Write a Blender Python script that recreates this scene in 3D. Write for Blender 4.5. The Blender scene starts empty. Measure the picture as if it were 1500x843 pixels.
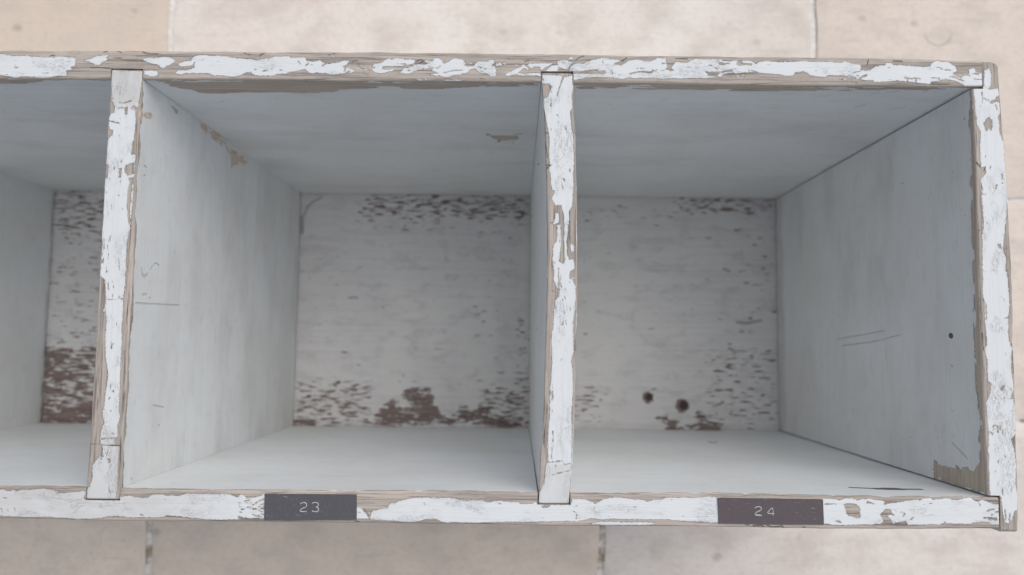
import bpy, math, random
import numpy as np

DATA = {
 'TOP_PAINT': [[[-246.43,180.04],[-242.56,180.16],[-241.18,179.7],[-239.83,179.79],[-239.21,179.12],[-236.33,179.43],[-232.47,179.59],[-230.89,179.01],[-227.02,179.05],[-223.92,179.0],[-220.82,178.79],[-220.27,179.31],[-216.21,179.36],[-214.63,178.78],[-211.6,178.61],[-211.86,177.62],[-212.04,175.44],[-214.01,174.63],[-212.79,173.65],[-215.86,173.22],[-214.81,171.65],[-215.72,170.77],[-218.44,171.02],[-221.86,170.2],[-224.93,169.77],[-228.81,170.13],[-231.92,170.49],[-234.99,170.26],[-236.12,169.77],[-238.85,170.22],[-241.98,170.78],[-243.54,171.16],[-245.86,171.13]],[[-208.2,177.85],[-205.33,178.48],[-203.08,179.69],[-199.62,180.12],[-197.87,179.94],[-198.98,178.94],[-197.96,177.96],[-199.86,177.34],[-201.52,175.94],[-203.25,175.8],[-205.23,176.69],[-206.81,177.27]],[[-183.89,178.7],[-181.2,179.12],[-178.88,178.95],[-176.95,179.16],[-175.43,179.65],[-172.34,179.61],[-170.95,178.83],[-169.37,178.05],[-169.72,177.26],[-171.79,176.05],[-174.24,174.76],[-175.6,174.9],[-176.8,176.0],[-179.15,176.57],[-181.49,177.14],[-183.08,177.91]],[[-182.66,173.37],[-177.08,173.62],[-176.85,172.83],[-176.21,171.46],[-178.51,171.16],[-180.83,171.29],[-182.21,171.99]],[[-162.84,178.91],[-161.9,179.52],[-160.39,180.32],[-158.08,180.55],[-156.15,180.64],[-154.2,180.19],[-150.34,180.31],[-147.24,180.06],[-144.9,179.49],[-144.13,179.7],[-143.73,179.31],[-138.71,179.16],[-134.82,178.6],[-131.56,179.23],[-131.19,179.63],[-130.4,179.05],[-128.5,179.86],[-125.81,180.28],[-121.57,180.44],[-120.39,179.94],[-117.69,179.97],[-114.6,180.0],[-113.42,179.22],[-112.81,178.43],[-110.69,178.26],[-108.77,178.67],[-108.0,178.88],[-107.6,178.29],[-106.81,177.7],[-104.48,177.33],[-101.41,177.76],[-99.12,178.57],[-96.04,178.8],[-95.83,178.21],[-96.76,176.82],[-98.29,176.6],[-97.88,175.62],[-95.17,175.25],[-93.03,174.68],[-93.59,173.89],[-95.5,173.19],[-96.08,173.47],[-94.76,174.47],[-96.3,174.25],[-97.42,173.06],[-99.73,173.03],[-101.65,172.62],[-103.57,172.6],[-105.52,173.25],[-107.06,173.15],[-109.0,173.53],[-111.29,173.03],[-112.85,173.49],[-113.85,174.47],[-114.25,175.06],[-116.35,174.44],[-118.26,173.83],[-121.71,173.2],[-122.08,172.8],[-125.93,172.57],[-127.63,171.76],[-131.29,171.72],[-133.8,171.7],[-135.74,172.07],[-137.33,173.24],[-138.87,173.22],[-140.76,172.22],[-142.28,171.61],[-144.19,171.27],[-147.66,171.36],[-150.0,171.84],[-153.07,171.58],[-155.04,172.58],[-159.28,172.54],[-162.37,172.59],[-165.45,172.36],[-166.97,171.95],[-169.32,172.71],[-168.22,173.91],[-163.98,174.15],[-160.94,175.17],[-161.74,175.95],[-164.82,175.72],[-166.74,175.39],[-168.12,176.09],[-167.96,176.88],[-165.68,177.69],[-162.8,178.12]],[[-103.63,181.18],[-102.47,181.11],[-102.32,179.93],[-103.02,180.0],[-102.85,180.64],[-103.62,180.63]],[[-86.16,177.12],[-82.51,177.95],[-79.85,179.56],[-79.09,179.97],[-77.92,179.38],[-76.01,180.12],[-73.11,180.03],[-72.33,179.44],[-69.63,179.67],[-67.77,179.17],[-68.05,177.71],[-71.12,177.0],[-73.81,176.58],[-78.81,176.29],[-79.01,176.41],[-81.7,176.26],[-81.87,175.31],[-78.97,175.02],[-76.67,175.44],[-76.84,174.37],[-79.72,173.83],[-82.79,173.33],[-84.73,173.86],[-86.09,174.56],[-85.92,175.27],[-84.31,175.68],[-85.76,176.46]],[[-74.51,173.57],[-72.25,175.69],[-70.52,176.1],[-68.04,177.31],[-64.97,177.74],[-63.4,176.76],[-61.47,176.59],[-61.84,175.79],[-63.76,175.38],[-67.6,174.82],[-69.12,173.54],[-71.42,173.13],[-73.73,173.3]],[[-64.03,178.93],[-63.45,179.22],[-60.36,178.97],[-59.81,180.16],[-58.46,180.46],[-57.29,179.79],[-55.74,179.22],[-56.69,178.61],[-55.33,177.84],[-54.18,178.44],[-52.66,179.64],[-51.13,180.13],[-48.04,179.89],[-46.87,179.11],[-46.86,178.32],[-44.94,178.73],[-42.61,177.97],[-41.09,178.97],[-36.46,179.22],[-36.86,179.81],[-34.16,179.64],[-34.34,178.64],[-35.28,177.05],[-33.93,176.87],[-33.72,175.88],[-33.14,175.49],[-33.68,172.53],[-34.83,172.12],[-36.56,172.3],[-35.61,173.1],[-37.93,173.47],[-39.47,173.65],[-41.02,174.62],[-42.97,175.99],[-44.88,175.18],[-45.25,173.99],[-48.32,173.56],[-47.35,172.78],[-49.86,173.15],[-51.77,172.54],[-52.92,172.05],[-55.22,171.91],[-57.16,172.68],[-58.7,172.47],[-61.4,172.83],[-60.64,173.43],[-57.95,173.58],[-59.5,174.24],[-60.66,174.62],[-60.29,175.41],[-61.84,175.79],[-63.4,176.57],[-64.58,177.74],[-62.64,177.37],[-62.27,177.96]],[[-33.75,178.06],[-31.25,178.28],[-31.04,177.29],[-33.35,177.07]],[[-30.67,178.09],[-30.22,178.88],[-29.31,177.71],[-30.27,177.42]],[[-25.66,177.74],[-24.12,177.88],[-24.3,177.17],[-25.46,177.23]],[[-30.02,172.57],[-29.08,173.76],[-27.16,174.77],[-24.87,176.17],[-22.76,176.79],[-22.57,177.78],[-21.42,177.79],[-21.02,176.61],[-23.7,174.8],[-24.08,174.01],[-21.57,173.84],[-18.5,174.14],[-14.65,174.18],[-14.63,172.45],[-16.18,173.1],[-20.03,173.06],[-23.87,173.02],[-24.84,173.8],[-26.76,172.99]],[[-23.9,175.79],[-22.76,176.79],[-23.15,177.37],[-21.61,177.79],[-21.03,177.2],[-18.89,175.25],[-20.24,175.43],[-21.6,176.32],[-22.74,175.21],[-23.89,174.6]],[[-20.46,177.8],[-18.53,178.33],[-13.91,178.54],[-9.1,178.43],[-11.21,177.3],[-13.51,176.09],[-14.46,175.29],[-14.67,176.87],[-17.37,176.84],[-18.13,176.24],[-20.06,177.21]],[[-14.07,174.7],[-12.54,174.92],[-11.59,176.31],[-9.67,177.51],[-7.74,177.65],[-6.97,177.15],[-7.75,178.32],[-7.56,179.71],[-3.91,179.95],[-2.36,179.37],[-0.63,179.19],[-2.35,177.59],[-3.11,175.8],[-4.65,175.98],[-6.97,176.95],[-7.72,174.57],[-10.42,174.35],[-14.07,174.43]],[[-3.14,180.74],[-1.99,181.35],[-0.83,180.97],[-1.21,180.09],[-2.75,180.15]],[[-2.53,175.61],[-1.96,177.0],[-0.43,178.2],[0.72,178.61],[3.04,178.43],[5.34,179.25],[6.88,180.06],[9.19,180.47],[10.73,181.08],[13.04,181.19],[14.58,180.53],[16.13,180.43],[18.82,180.18],[18.44,179.19],[16.9,178.97],[16.51,178.18],[19.59,178.01],[21.52,179.41],[23.06,180.22],[27.3,180.54],[29.99,179.9],[31.53,179.52],[33.07,180.32],[33.84,180.73],[34.81,181.33],[38.27,181.29],[38.46,178.99],[39.03,177.62],[38.25,176.23],[39.21,176.24],[40.17,175.46],[41.9,175.87],[40.56,176.65],[40.95,178.03],[42.5,179.63],[44.04,179.65],[45.19,179.14],[47.5,179.29],[48.28,180.08],[50.59,181.1],[54.06,180.93],[62.14,181.02],[62.13,180.23],[65.6,180.06],[66.37,180.55],[70.6,180.51],[74.07,180.55],[76.36,179.19],[77.91,179.99],[80.61,180.53],[84.07,180.25],[85.98,179.88],[88.68,180.3],[92.72,180.34],[97.73,180.79],[98.49,180.48],[108.11,180.42],[109.63,179.92],[112.33,179.95],[114.26,180.64],[116.93,179.6],[120.38,179.24],[120.92,177.67],[119.94,176.87],[121.86,176.69],[124.55,176.92],[126.12,178.12],[129.21,178.94],[131.14,179.16],[131.17,180.14],[133.47,180.05],[134.22,179.38],[138.82,179.04],[143.43,178.89],[147.64,178.53],[149.96,178.95],[150.57,180.14],[151.94,180.95],[153.49,181.36],[154.25,180.89],[157.32,180.81],[158.83,180.03],[160.52,179.06],[161.6,176.9],[160.05,176.3],[159.44,175.5],[161.33,174.54],[162.84,173.76],[163.64,174.76],[165.95,175.17],[166.55,175.77],[166.03,177.34],[167.6,178.34],[168.74,177.96],[169.08,176.78],[171.74,176.02],[172.14,171.3],[171.54,170.51],[168.47,170.4],[164.25,170.36],[162.76,171.6],[160.49,172.36],[158.21,172.93],[156.3,173.3],[154.37,172.89],[153.21,172.48],[150.13,172.25],[149.72,171.27],[147.42,171.36],[144.36,171.6],[141.31,172.08],[137.48,172.32],[135.95,172.5],[133.63,172.01],[131.71,171.87],[129.03,171.84],[125.95,171.61],[125.78,172.4],[121.75,172.55],[119.46,172.8],[118.7,173.11],[115.25,173.27],[114.88,174.06],[112.2,174.42],[106.06,174.36],[105.47,173.57],[102.59,173.81],[99.14,174.29],[97.25,175.65],[96.1,176.03],[93.03,175.8],[92.23,174.42],[89.54,173.99],[87.24,174.36],[84.75,174.73],[79.76,174.88],[76.69,175.64],[73.23,175.21],[71.69,175.39],[69.38,174.97],[66.69,175.02],[63.61,174.71],[59.39,174.67],[57.47,174.85],[55.55,175.3],[55.92,174.04],[58.99,173.68],[58.6,173.08],[55.52,172.54],[53.22,172.75],[49.38,172.59],[45.53,172.44],[40.54,172.5],[37.85,172.08],[35.93,172.26],[33.24,172.63],[30.93,172.52],[26.9,172.48],[24.97,172.23],[23.05,172.72],[21.51,172.31],[19.21,172.01],[16.52,172.26],[13.82,172.62],[10.75,172.59],[8.44,172.57],[6.14,172.27],[2.68,171.92],[0.76,171.31],[-0.78,171.09],[-0.98,173.06],[-0.79,174.05],[2.28,174.08],[5.36,173.92],[10.75,173.97],[12.48,174.19],[13.05,174.98],[11.9,175.64],[9.97,175.15],[9.39,175.93],[6.89,175.59],[4.2,175.4],[2.66,174.99],[-0.8,175.12],[-2.34,175.34]],[[65.33,173.82],[69.37,173.98],[71.1,174.2],[71.67,173.61],[68.6,173.54],[65.52,173.59]],[[59.76,173.88],[60.54,174.68],[62.84,174.51],[61.68,173.71],[61.67,172.92],[60.52,173.1]],[[111.4,172.96],[115.24,172.92],[115.23,172.6],[111.39,172.56]],[[115.8,172.37],[119.06,172.25],[119.05,171.86],[116.37,171.99]],[[86.57,180.67],[89.08,180.94],[88.95,180.46],[86.95,180.36]],[[-67.52,170.88],[-63.29,171.04],[-59.45,171.28],[-60.2,170.68],[-65.2,170.43]],[[-55.59,170.73],[-46.74,171.09],[-48.66,170.52],[-54.04,170.39]]],
 'TOP_CRACK': [[0.45,[[-114.1,176.24],[-112.98,177.44]]],[0.5,[[-107.15,176.12],[-106.03,177.32],[-103.33,177.54]]],[0.3,[[-98.86,176.4],[-97.29,175.43],[-97.83,174.04]]],[0.3,[[-161.75,176.15],[-161.23,177.54]]],[0.4,[[-135.52,174.44],[-135.05,174.29]]],[0.4,[[-131.75,173.77],[-130.99,174.09]]],[0.5,[[-132.14,173.77],[-131.0,174.17]]],[0.25,[[-125.22,174.35],[-123.47,174.09]]],[0.3,[[-117.25,178.19],[-116.44,177.21]]],[0.3,[[-114.0,179.41],[-113.79,178.62]]],[0.25,[[-61.86,176.58],[-58.37,175.63],[-57.24,176.83]]],[0.3,[[-55.64,173.88],[-51.81,174.91],[-47.96,175.14]]],[0.9,[[-46.46,177.33],[-42.99,177.45]]],[0.3,[[-41.05,176.8],[-37.96,175.64]]],[0.35,[[-40.26,175.03],[-36.38,172.9]]],[0.3,[[-75.38,177.75],[-71.7,177.27]]],[0.4,[[-71.45,174.71],[-70.3,174.8]]],[0.6,[[-71.5,176.68],[-68.8,176.79]]],[0.5,[[23.05,174.3],[26.13,175.12],[28.82,175.34],[31.13,174.77],[33.06,175.78],[32.67,176.37]]],[0.25,[[26.13,176.7],[29.21,176.61]]],[0.3,[[4.58,178.05],[5.73,178.66]]],[0.35,[[15.36,175.4],[15.75,174.22]]],[0.3,[[16.9,174.43],[17.21,174.35]]],[0.25,[[11.58,180.1],[11.7,178.52]]],[0.45,[[30.94,174.57],[32.48,174.98],[33.25,175.98],[34.59,175.8]]],[0.6,[[55.17,175.41],[57.47,175.04],[60.93,175.28],[64.01,175.7],[66.32,176.12]]],[0.7,[[60.97,179.03],[64.82,179.07]]],[0.7,[[68.86,179.23],[70.2,179.0],[74.43,178.89]]],[1.8,[[69.24,179.23],[69.82,179.2]]],[0.3,[[56.54,178.31],[57.69,178.2]]],[0.3,[[59.41,177.23],[60.37,176.93]]],[0.25,[[66.71,176.84],[68.64,176.93]]],[0.3,[[36.92,178.98],[37.69,178.91]]],[0.35,[[73.25,176.59],[73.62,175.41]]],[0.25,[[74.39,176.2],[76.31,175.83]]],[0.25,[[59.82,180.0],[61.75,179.95]]],[0.3,[[118.0,176.26],[118.37,175.28]]],[0.25,[[118.92,174.49],[119.5,174.38]]],[0.7,[[119.85,173.12],[121.41,174.12],[122.95,174.53]]],[0.5,[[115.65,174.26],[117.93,173.3]]],[0.3,[[139.24,173.52],[145.56,173.39]]],[0.35,[[140.02,173.92],[140.16,172.35]]],[0.35,[[143.66,173.84],[143.68,172.11]]],[0.3,[[154.53,177.82],[156.43,177.24],[158.35,177.26]]],[0.3,[[150.18,173.91],[153.62,173.55]]],[0.35,[[158.26,174.5],[160.16,174.13]]],[0.4,[[160.54,173.94],[164.32,172.32]]],[0.25,[[167.51,175.78],[170.19,175.61]]],[0.25,[[167.43,173.61],[171.64,173.26]]]],
 'TOP_MARK': [[0.35,[[-205.71,174.71],[-201.65,174.63],[-196.99,174.29]]],[0.5,[[-200.07,181.31],[-198.55,181.8]]],[0.4,[[-198.87,180.6],[-196.16,180.47]]],[0.4,[[-194.3,181.96],[-192.12,180.99]]],[0.3,[[-195.68,178.77],[-192.21,178.93]]],[0.5,[[-222.41,179.69],[-220.86,179.59]]],[0.5,[[-183.65,181.67],[-181.68,180.9],[-177.03,180.83]]],[0.35,[[-140.74,181.71],[-137.6,180.56]]],[0.5,[[-133.73,180.4],[-132.23,181.6]]],[0.5,[[-133.92,180.4],[-132.42,181.6],[-130.52,182.41]]],[0.3,[[-104.6,181.09],[-101.53,181.92]]],[0.28,[[-94.86,178.02],[-92.37,178.84],[-91.94,176.87],[-90.94,175.69],[-89.38,175.11]]],[0.28,[[-90.13,174.12],[-88.55,172.56],[-87.0,172.37]]],[0.25,[[-88.25,176.11],[-86.85,174.15]]],[0.4,[[-67.3,178.7],[-65.58,179.51],[-64.02,178.74],[-65.74,178.12]]],[0.3,[[-28.77,180.48],[-23.37,180.74]]],[0.3,[[-40.21,171.67],[-37.9,171.3]]],[0.4,[[-0.05,179.79],[2.25,181.39],[3.79,181.81]]],[0.3,[[-21.62,178.97],[-19.7,179.59]]],[0.45,[[19.59,179.59],[21.9,181.2]]],[0.4,[[42.12,181.21],[47.51,180.87]]],[0.4,[[43.67,182.21],[47.52,182.05]]],[0.4,[[123.25,178.88],[123.9,181.45]]],[0.5,[[135.42,180.98],[138.1,180.81]]],[0.5,[[134.26,180.96],[138.1,180.81]]],[0.3,[[150.09,170.88],[157.76,171.15]]]],
 'BOT_PAINT': [[[-234.85,-1.65],[-230.79,-1.42],[-229.28,-1.95],[-227.08,-1.49],[-225.94,-1.98],[-223.76,-1.34],[-218.59,-1.17],[-215.65,-0.77],[-211.93,-1.2],[-210.03,-1.91],[-208.57,-1.71],[-209.61,-2.81],[-208.15,-2.43],[-205.92,-2.77],[-205.21,-2.22],[-202.99,-2.19],[-198.59,-1.41],[-197.45,-1.95],[-198.44,-4.13],[-197.66,-5.03],[-184.35,-5.06],[-183.67,-3.96],[-181.85,-3.4],[-179.83,-3.19],[-177.58,-3.71],[-174.61,-3.93],[-172.04,-3.76],[-170.61,-2.72],[-166.18,-2.49],[-165.05,-2.95],[-159.51,-3.03],[-156.96,-2.13],[-150.31,-2.13],[-141.81,-2.03],[-138.1,-2.53],[-136.22,-3.34],[-134.78,-2.24],[-133.11,-2.47],[-132.33,-3.73],[-130.3,-3.71],[-127.74,-2.96],[-124.84,-1.47],[-123.38,-11.22],[-125.21,-11.68],[-132.21,-11.61],[-135.14,-12.08],[-142.5,-12.35],[-148.03,-12.41],[-151.35,-12.2],[-156.54,-11.53],[-160.99,-11.12],[-164.68,-10.98],[-165.75,-11.71],[-168.32,-11.92],[-173.86,-11.81],[-179.38,-12.05],[-181.04,-12.07],[-182.54,-11.55],[-187.71,-11.6],[-190.63,-12.18],[-193.93,-12.58],[-198.71,-12.81],[-200.9,-13.2],[-202.77,-12.68],[-208.33,-12.38],[-213.51,-12.08],[-219.77,-12.34],[-226.06,-12.12],[-234.2,-11.78]],[[-87.95,-6.75],[-86.1,-7.02],[-84.98,-7.8],[-83.83,-9.23],[-82.49,-11.2],[-84.51,-11.4],[-87.83,-11.26]],[[-81.63,-8.85],[-80.55,-7.93],[-77.99,-7.36],[-75.05,-6.78],[-73.99,-4.96],[-72.32,-5.12],[-70.51,-4.02],[-67.94,-3.34],[-65.37,-2.95],[-60.95,-2.64],[-56.89,-2.7],[-56.16,-2.33],[-55.41,-2.69],[-50.62,-2.41],[-47.3,-2.85],[-45.44,-3.66],[-42.12,-3.69],[-40.29,-3.31],[-36.97,-3.34],[-35.48,-4.16],[-34.01,-4.32],[-32.17,-3.5],[-28.86,-3.54],[-26.64,-3.87],[-22.22,-3.9],[-21.47,-4.72],[-19.26,-4.69],[-16.5,-4.41],[-15.04,-3.38],[-14.47,-5.0],[-1.03,-4.74],[-0.49,-2.31],[5.22,-2.6],[7.8,-3.66],[8.91,-4.37],[10.38,-3.63],[12.22,-2.34],[14.79,-1.95],[18.11,-1.48],[20.32,-1.71],[24.0,-2.21],[28.79,-2.51],[29.89,-3.15],[33.21,-2.28],[35.6,-2.25],[37.44,-1.51],[42.97,-1.45],[45.91,-1.3],[48.86,-1.38],[51.44,-1.17],[53.28,-0.86],[59.54,-1.0],[59.44,-11.18],[56.13,-11.22],[50.99,-10.85],[45.85,-10.8],[41.45,-10.49],[37.77,-10.17],[34.1,-10.21],[23.99,-10.33],[16.64,-10.16],[13.33,-10.45],[10.02,-10.38],[8.0,-10.05],[5.98,-10.36],[1.94,-11.41],[0.1,-11.58],[-2.1,-11.35],[-10.92,-11.63],[-21.95,-11.83],[-28.75,-11.91],[-37.57,-12.48],[-44.93,-12.57],[-48.61,-12.43],[-50.81,-12.74],[-53.4,-12.13],[-55.26,-11.07],[-58.57,-11.03],[-60.77,-11.31],[-62.23,-12.16],[-65.16,-12.44],[-69.95,-12.24],[-74.37,-12.01],[-76.03,-11.95],[-81.56,-11.66],[-82.13,-11.02]],[[10.76,-11.38],[22.15,-11.4],[31.34,-11.43],[32.62,-11.85],[32.99,-12.21],[30.42,-12.52],[22.15,-12.58],[14.81,-12.96],[11.13,-12.71],[7.09,-12.51],[7.09,-12.15]],[[99.83,-1.06],[104.98,-1.18],[106.44,-1.53],[108.65,-1.43],[110.13,-0.84],[112.34,-0.92],[114.17,-1.26],[114.89,-1.79],[116.74,-1.23],[119.33,-0.73],[121.16,-1.18],[123.36,-1.51],[125.92,-1.85],[125.52,-3.12],[126.06,-3.47],[127.73,-2.73],[130.32,-2.34],[134.38,-1.57],[138.07,-1.16],[140.27,-1.32],[141.39,-0.58],[144.34,-0.3],[145.43,-0.9],[147.63,-0.87],[150.59,-0.37],[153.51,-0.99],[156.09,-0.78],[160.9,0.18],[161.59,-1.07],[163.04,-1.6],[165.28,-0.67],[167.45,-1.55],[169.99,-2.42],[172.18,-2.65],[172.06,-10.51],[168.58,-10.62],[168.23,-10.01],[166.05,-9.68],[161.63,-10.09],[159.78,-10.65],[156.85,-10.5],[153.92,-10.54],[151.72,-10.56],[149.52,-10.59],[147.3,-11.15],[143.27,-11.02],[138.87,-11.07],[134.84,-11.01],[134.32,-9.86],[132.31,-9.89],[131.2,-10.26],[128.98,-10.82],[128.29,-9.21],[127.22,-8.15],[126.5,-7.43],[128.53,-7.05],[128.38,-5.97],[128.03,-5.25],[126.2,-5.09],[125.07,-6.01],[123.94,-7.1],[124.47,-8.18],[124.99,-9.07],[124.95,-10.51],[122.37,-11.08],[117.97,-11.31],[113.56,-11.36],[109.15,-11.67],[104.76,-11.57],[102.56,-11.13],[99.62,-11.34]]],
 'BOT_HOLE': [[[109.16,-3.48],[110.08,-3.22],[111.56,-2.99],[113.39,-3.07],[115.21,-3.78],[115.92,-5.03],[115.52,-6.3],[116.16,-7.19],[115.46,-8.82],[114.72,-9.19],[112.91,-7.95],[111.08,-7.79],[110.36,-6.9],[110.22,-5.28]],[[118.19,-2.3],[118.93,-2.04],[121.48,-2.8],[121.11,-3.09],[118.73,-2.76]],[[-13.0,-5.34],[-9.32,-4.94],[-9.68,-5.85],[-12.81,-5.96]]],
 'BOT_CRACK': [[0.35,[[133.14,-6.28],[133.87,-6.63],[133.29,-7.72]]],[0.3,[[136.0,-9.12],[137.5,-8.03]]],[0.2,[[129.87,-5.23],[130.57,-6.3],[132.41,-6.1]]],[0.2,[[101.62,-3.32],[106.22,-3.27]]],[0.5,[[127.99,-6.7],[129.25,-7.58]]],[0.4,[[167.31,-5.16],[169.9,-4.59]]],[0.4,[[170.6,-5.66],[172.44,-5.46]]],[0.5,[[165.74,-8.06],[170.52,-7.83],[170.1,-9.09]]],[0.6,[[167.56,-8.4],[170.86,-8.54]]],[0.3,[[163.76,-1.95],[164.46,-3.03]]],[0.3,[[148.79,-10.42],[149.91,-9.75]]],[0.35,[[-60.35,-4.62],[-60.26,-5.42]]],[0.3,[[-46.36,-3.92],[-45.99,-4.03]]],[0.35,[[-30.32,-4.46],[-29.39,-4.7]]],[0.2,[[0.08,-7.18],[1.56,-8.61],[1.2,-10.41]]],[0.2,[[-175.39,-10.74],[-173.91,-10.8]]],[0.2,[[-231.7,-4.51],[-229.85,-4.67]]],[0.2,[[-229.19,-9.19],[-228.76,-10.27]]],[0.2,[[-231.41,-9.22],[-231.16,-10.3]]],[0.25,[[-226.45,-8.8],[-225.83,-9.88]]],[0.3,[[-131.7,-5.54],[-130.23,-5.34]]],[0.4,[[-130.19,-6.42],[-128.02,-5.31]]],[0.3,[[-130.86,-8.42],[-128.27,-8.46]]],[0.35,[[-129.68,-10.21],[-127.83,-10.37]]],[0.35,[[-127.54,-8.38],[-125.67,-9.08]]],[0.35,[[-127.1,-10.36],[-125.26,-10.16]]],[0.35,[[-126.95,-4.4],[-125.12,-4.01]]],[0.3,[[-127.59,-7.12],[-125.38,-6.91]]],[0.3,[[-132.0,-7.35],[-130.53,-7.4]]],[0.4,[[-126.52,-6.02],[-124.87,-5.82]]]],
 'BOT_MARK': [[0.5,[[-88.18,-12.17],[-86.51,-12.58]]],[0.35,[[-84.62,-7.25],[-82.52,-10.3]]],[0.5,[[69.34,-11.78],[70.81,-11.95]]],[0.6,[[72.64,-12.29],[75.94,-12.07],[77.04,-12.78]]],[0.5,[[78.15,-12.04],[80.34,-12.74],[83.28,-12.41]]],[0.6,[[83.84,-11.89],[84.92,-12.95]]],[0.5,[[92.63,-12.5],[93.54,-12.85]]],[0.3,[[30.42,-12.78],[43.27,-12.81]]]],
 'D1_PAINT': [[[-196.64,173.58],[-183.01,173.28],[-183.92,160.32],[-184.69,157.17],[-187.65,160.91],[-190.05,159.5],[-192.23,159.92],[-195.72,161.78]],[[-195.7,161.46],[-193.22,161.17],[-192.21,159.48],[-190.04,159.32],[-187.61,159.97],[-184.6,161.58],[-185.11,159.37],[-187.47,157.14],[-185.59,156.53],[-185.0,150.89],[-185.37,145.88],[-185.49,142.13],[-186.22,138.38],[-184.32,137.16],[-184.49,134.36],[-184.48,127.84],[-186.58,127.2],[-186.22,125.96],[-186.55,124.37],[-186.95,120.04],[-186.82,113.88],[-185.32,105.91],[-186.11,99.78],[-186.14,91.85],[-186.01,83.34],[-186.31,77.28],[-186.5,76.75],[-186.41,68.9],[-186.52,65.29],[-186.19,56.3],[-186.18,46.75],[-186.06,38.43],[-185.92,29.84],[-185.26,28.66],[-186.27,25.11],[-185.74,20.41],[-187.16,19.22],[-187.07,17.46],[-185.23,16.3],[-185.23,10.45],[-185.02,0.53],[-185.4,-3.55],[-184.14,-4.98],[-197.75,-5.14],[-198.49,-2.53],[-196.28,0.4],[-195.54,3.32],[-195.55,8.87],[-193.07,12.7],[-191.85,12.13],[-191.74,15.64],[-192.4,16.81],[-193.12,19.15],[-192.74,23.27],[-191.7,26.23],[-192.74,28.87],[-192.08,33.31],[-192.27,31.25],[-191.74,38.37],[-191.16,44.31],[-191.31,47.29],[-192.49,52.64],[-193.2,60.42],[-192.94,67.03],[-193.93,74.25],[-193.74,74.78],[-194.05,80.83],[-194.55,84.46],[-196.46,86.26],[-196.54,93.56],[-196.19,98.45],[-196.82,104.56],[-196.53,110.7],[-196.55,116.86],[-196.91,125.85],[-196.65,138.27],[-196.6,143.26],[-194.58,145.78],[-196.28,148.89],[-196.75,152.02],[-195.96,154.54],[-194.45,155.18],[-193.95,157.39],[-195.65,160.52]],[[-185.06,125.01],[-184.54,124.4],[-184.48,119.45],[-185.02,105.91],[-185.23,101.62],[-185.57,110.82],[-185.36,118.83]],[[-194.09,65.81],[-193.69,64.01],[-194.16,63.71]],[[-193.89,73.65],[-194.07,71.23],[-194.67,71.22]]],
 'D1_HOLE': [[[-188.7,132.76],[-184.78,134.04],[-184.54,129.08],[-186.95,128.43],[-188.54,129.66]],[[-191.09,131.49],[-189.86,131.5],[-189.96,127.47],[-191.0,127.46]],[[-189.96,157.74],[-188.85,157.76],[-188.86,154.3],[-189.8,154.6]],[[-196.69,133.29],[-195.56,132.69],[-195.63,127.1],[-196.67,127.09]],[[-196.56,148.27],[-194.49,147.66],[-194.57,145.47],[-196.39,145.01]],[[-185.84,143.06],[-184.6,142.76],[-185.55,137.14],[-186.32,137.76]],[[-189.45,11.57],[-188.38,11.58],[-188.46,9.82],[-189.3,9.82]]],
 'D1_CRACK': [[0.5,[[-196.43,151.71],[-192.07,150.69]]],[0.3,[[-193.01,157.08],[-190.87,157.42]]],[0.35,[[-190.19,125.92],[-190.0,124.68]]],[0.3,[[-190.36,135.23],[-190.11,133.99]]],[0.25,[[-193.26,132.09],[-193.03,131.16]]],[0.25,[[-190.61,120.0],[-190.29,119.7]]],[0.35,[[-190.29,125.7],[-189.95,124.96]]],[0.25,[[-193.07,102.76],[-193.55,100.31]]],[0.3,[[-195.75,101.51],[-195.34,97.23]]],[0.25,[[-194.1,99.08],[-193.48,92.99]]],[0.3,[[-196.03,95.4],[-195.54,91.74]]],[0.25,[[-194.23,89.93],[-193.98,87.5]]],[0.25,[[-189.23,93.03],[-188.83,88.77]]],[0.25,[[-191.52,84.49],[-190.73,80.86]]],[0.25,[[-193.27,83.26],[-192.83,80.54]]],[0.3,[[-188.12,77.26],[-186.85,76.07]]],[0.3,[[-189.83,41.95],[-189.8,38.98]]],[0.4,[[-188.9,38.99],[-188.63,38.4]]],[0.4,[[-190.29,35.71],[-189.54,36.31]]],[0.3,[[-190.43,59.25],[-190.28,56.26]]],[0.25,[[-193.72,76.06],[-186.5,76.75]]],[0.3,[[-188.38,77.94],[-187.2,76.14]]],[0.35,[[-189.56,30.86],[-189.07,30.63]]],[0.35,[[-188.18,21.56],[-187.58,21.45]]],[0.3,[[-190.76,14.01],[-190.57,13.78]]],[0.3,[[-188.97,13.92],[-188.79,13.8]]],[0.35,[[-193.13,19.39],[-187.19,19.69]]],[0.3,[[-192.42,17.1],[-184.66,16.78]]],[0.25,[[-192.45,12.12],[-192.03,9.78]]]],
 'D1_MARK': [[0.25,[[-197.48,17.22],[-192.42,17.1]]],[0.3,[[-192.41,16.93],[-184.54,16.72]]],[0.35,[[-184.84,20.42],[-184.45,10.46]]],[0.4,[[-183.49,164.11],[-182.76,155.31]]],[0.35,[[-184.81,55.12],[-184.68,46.77]]],[0.4,[[-184.81,79.18],[-184.45,65.92]]]],
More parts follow.
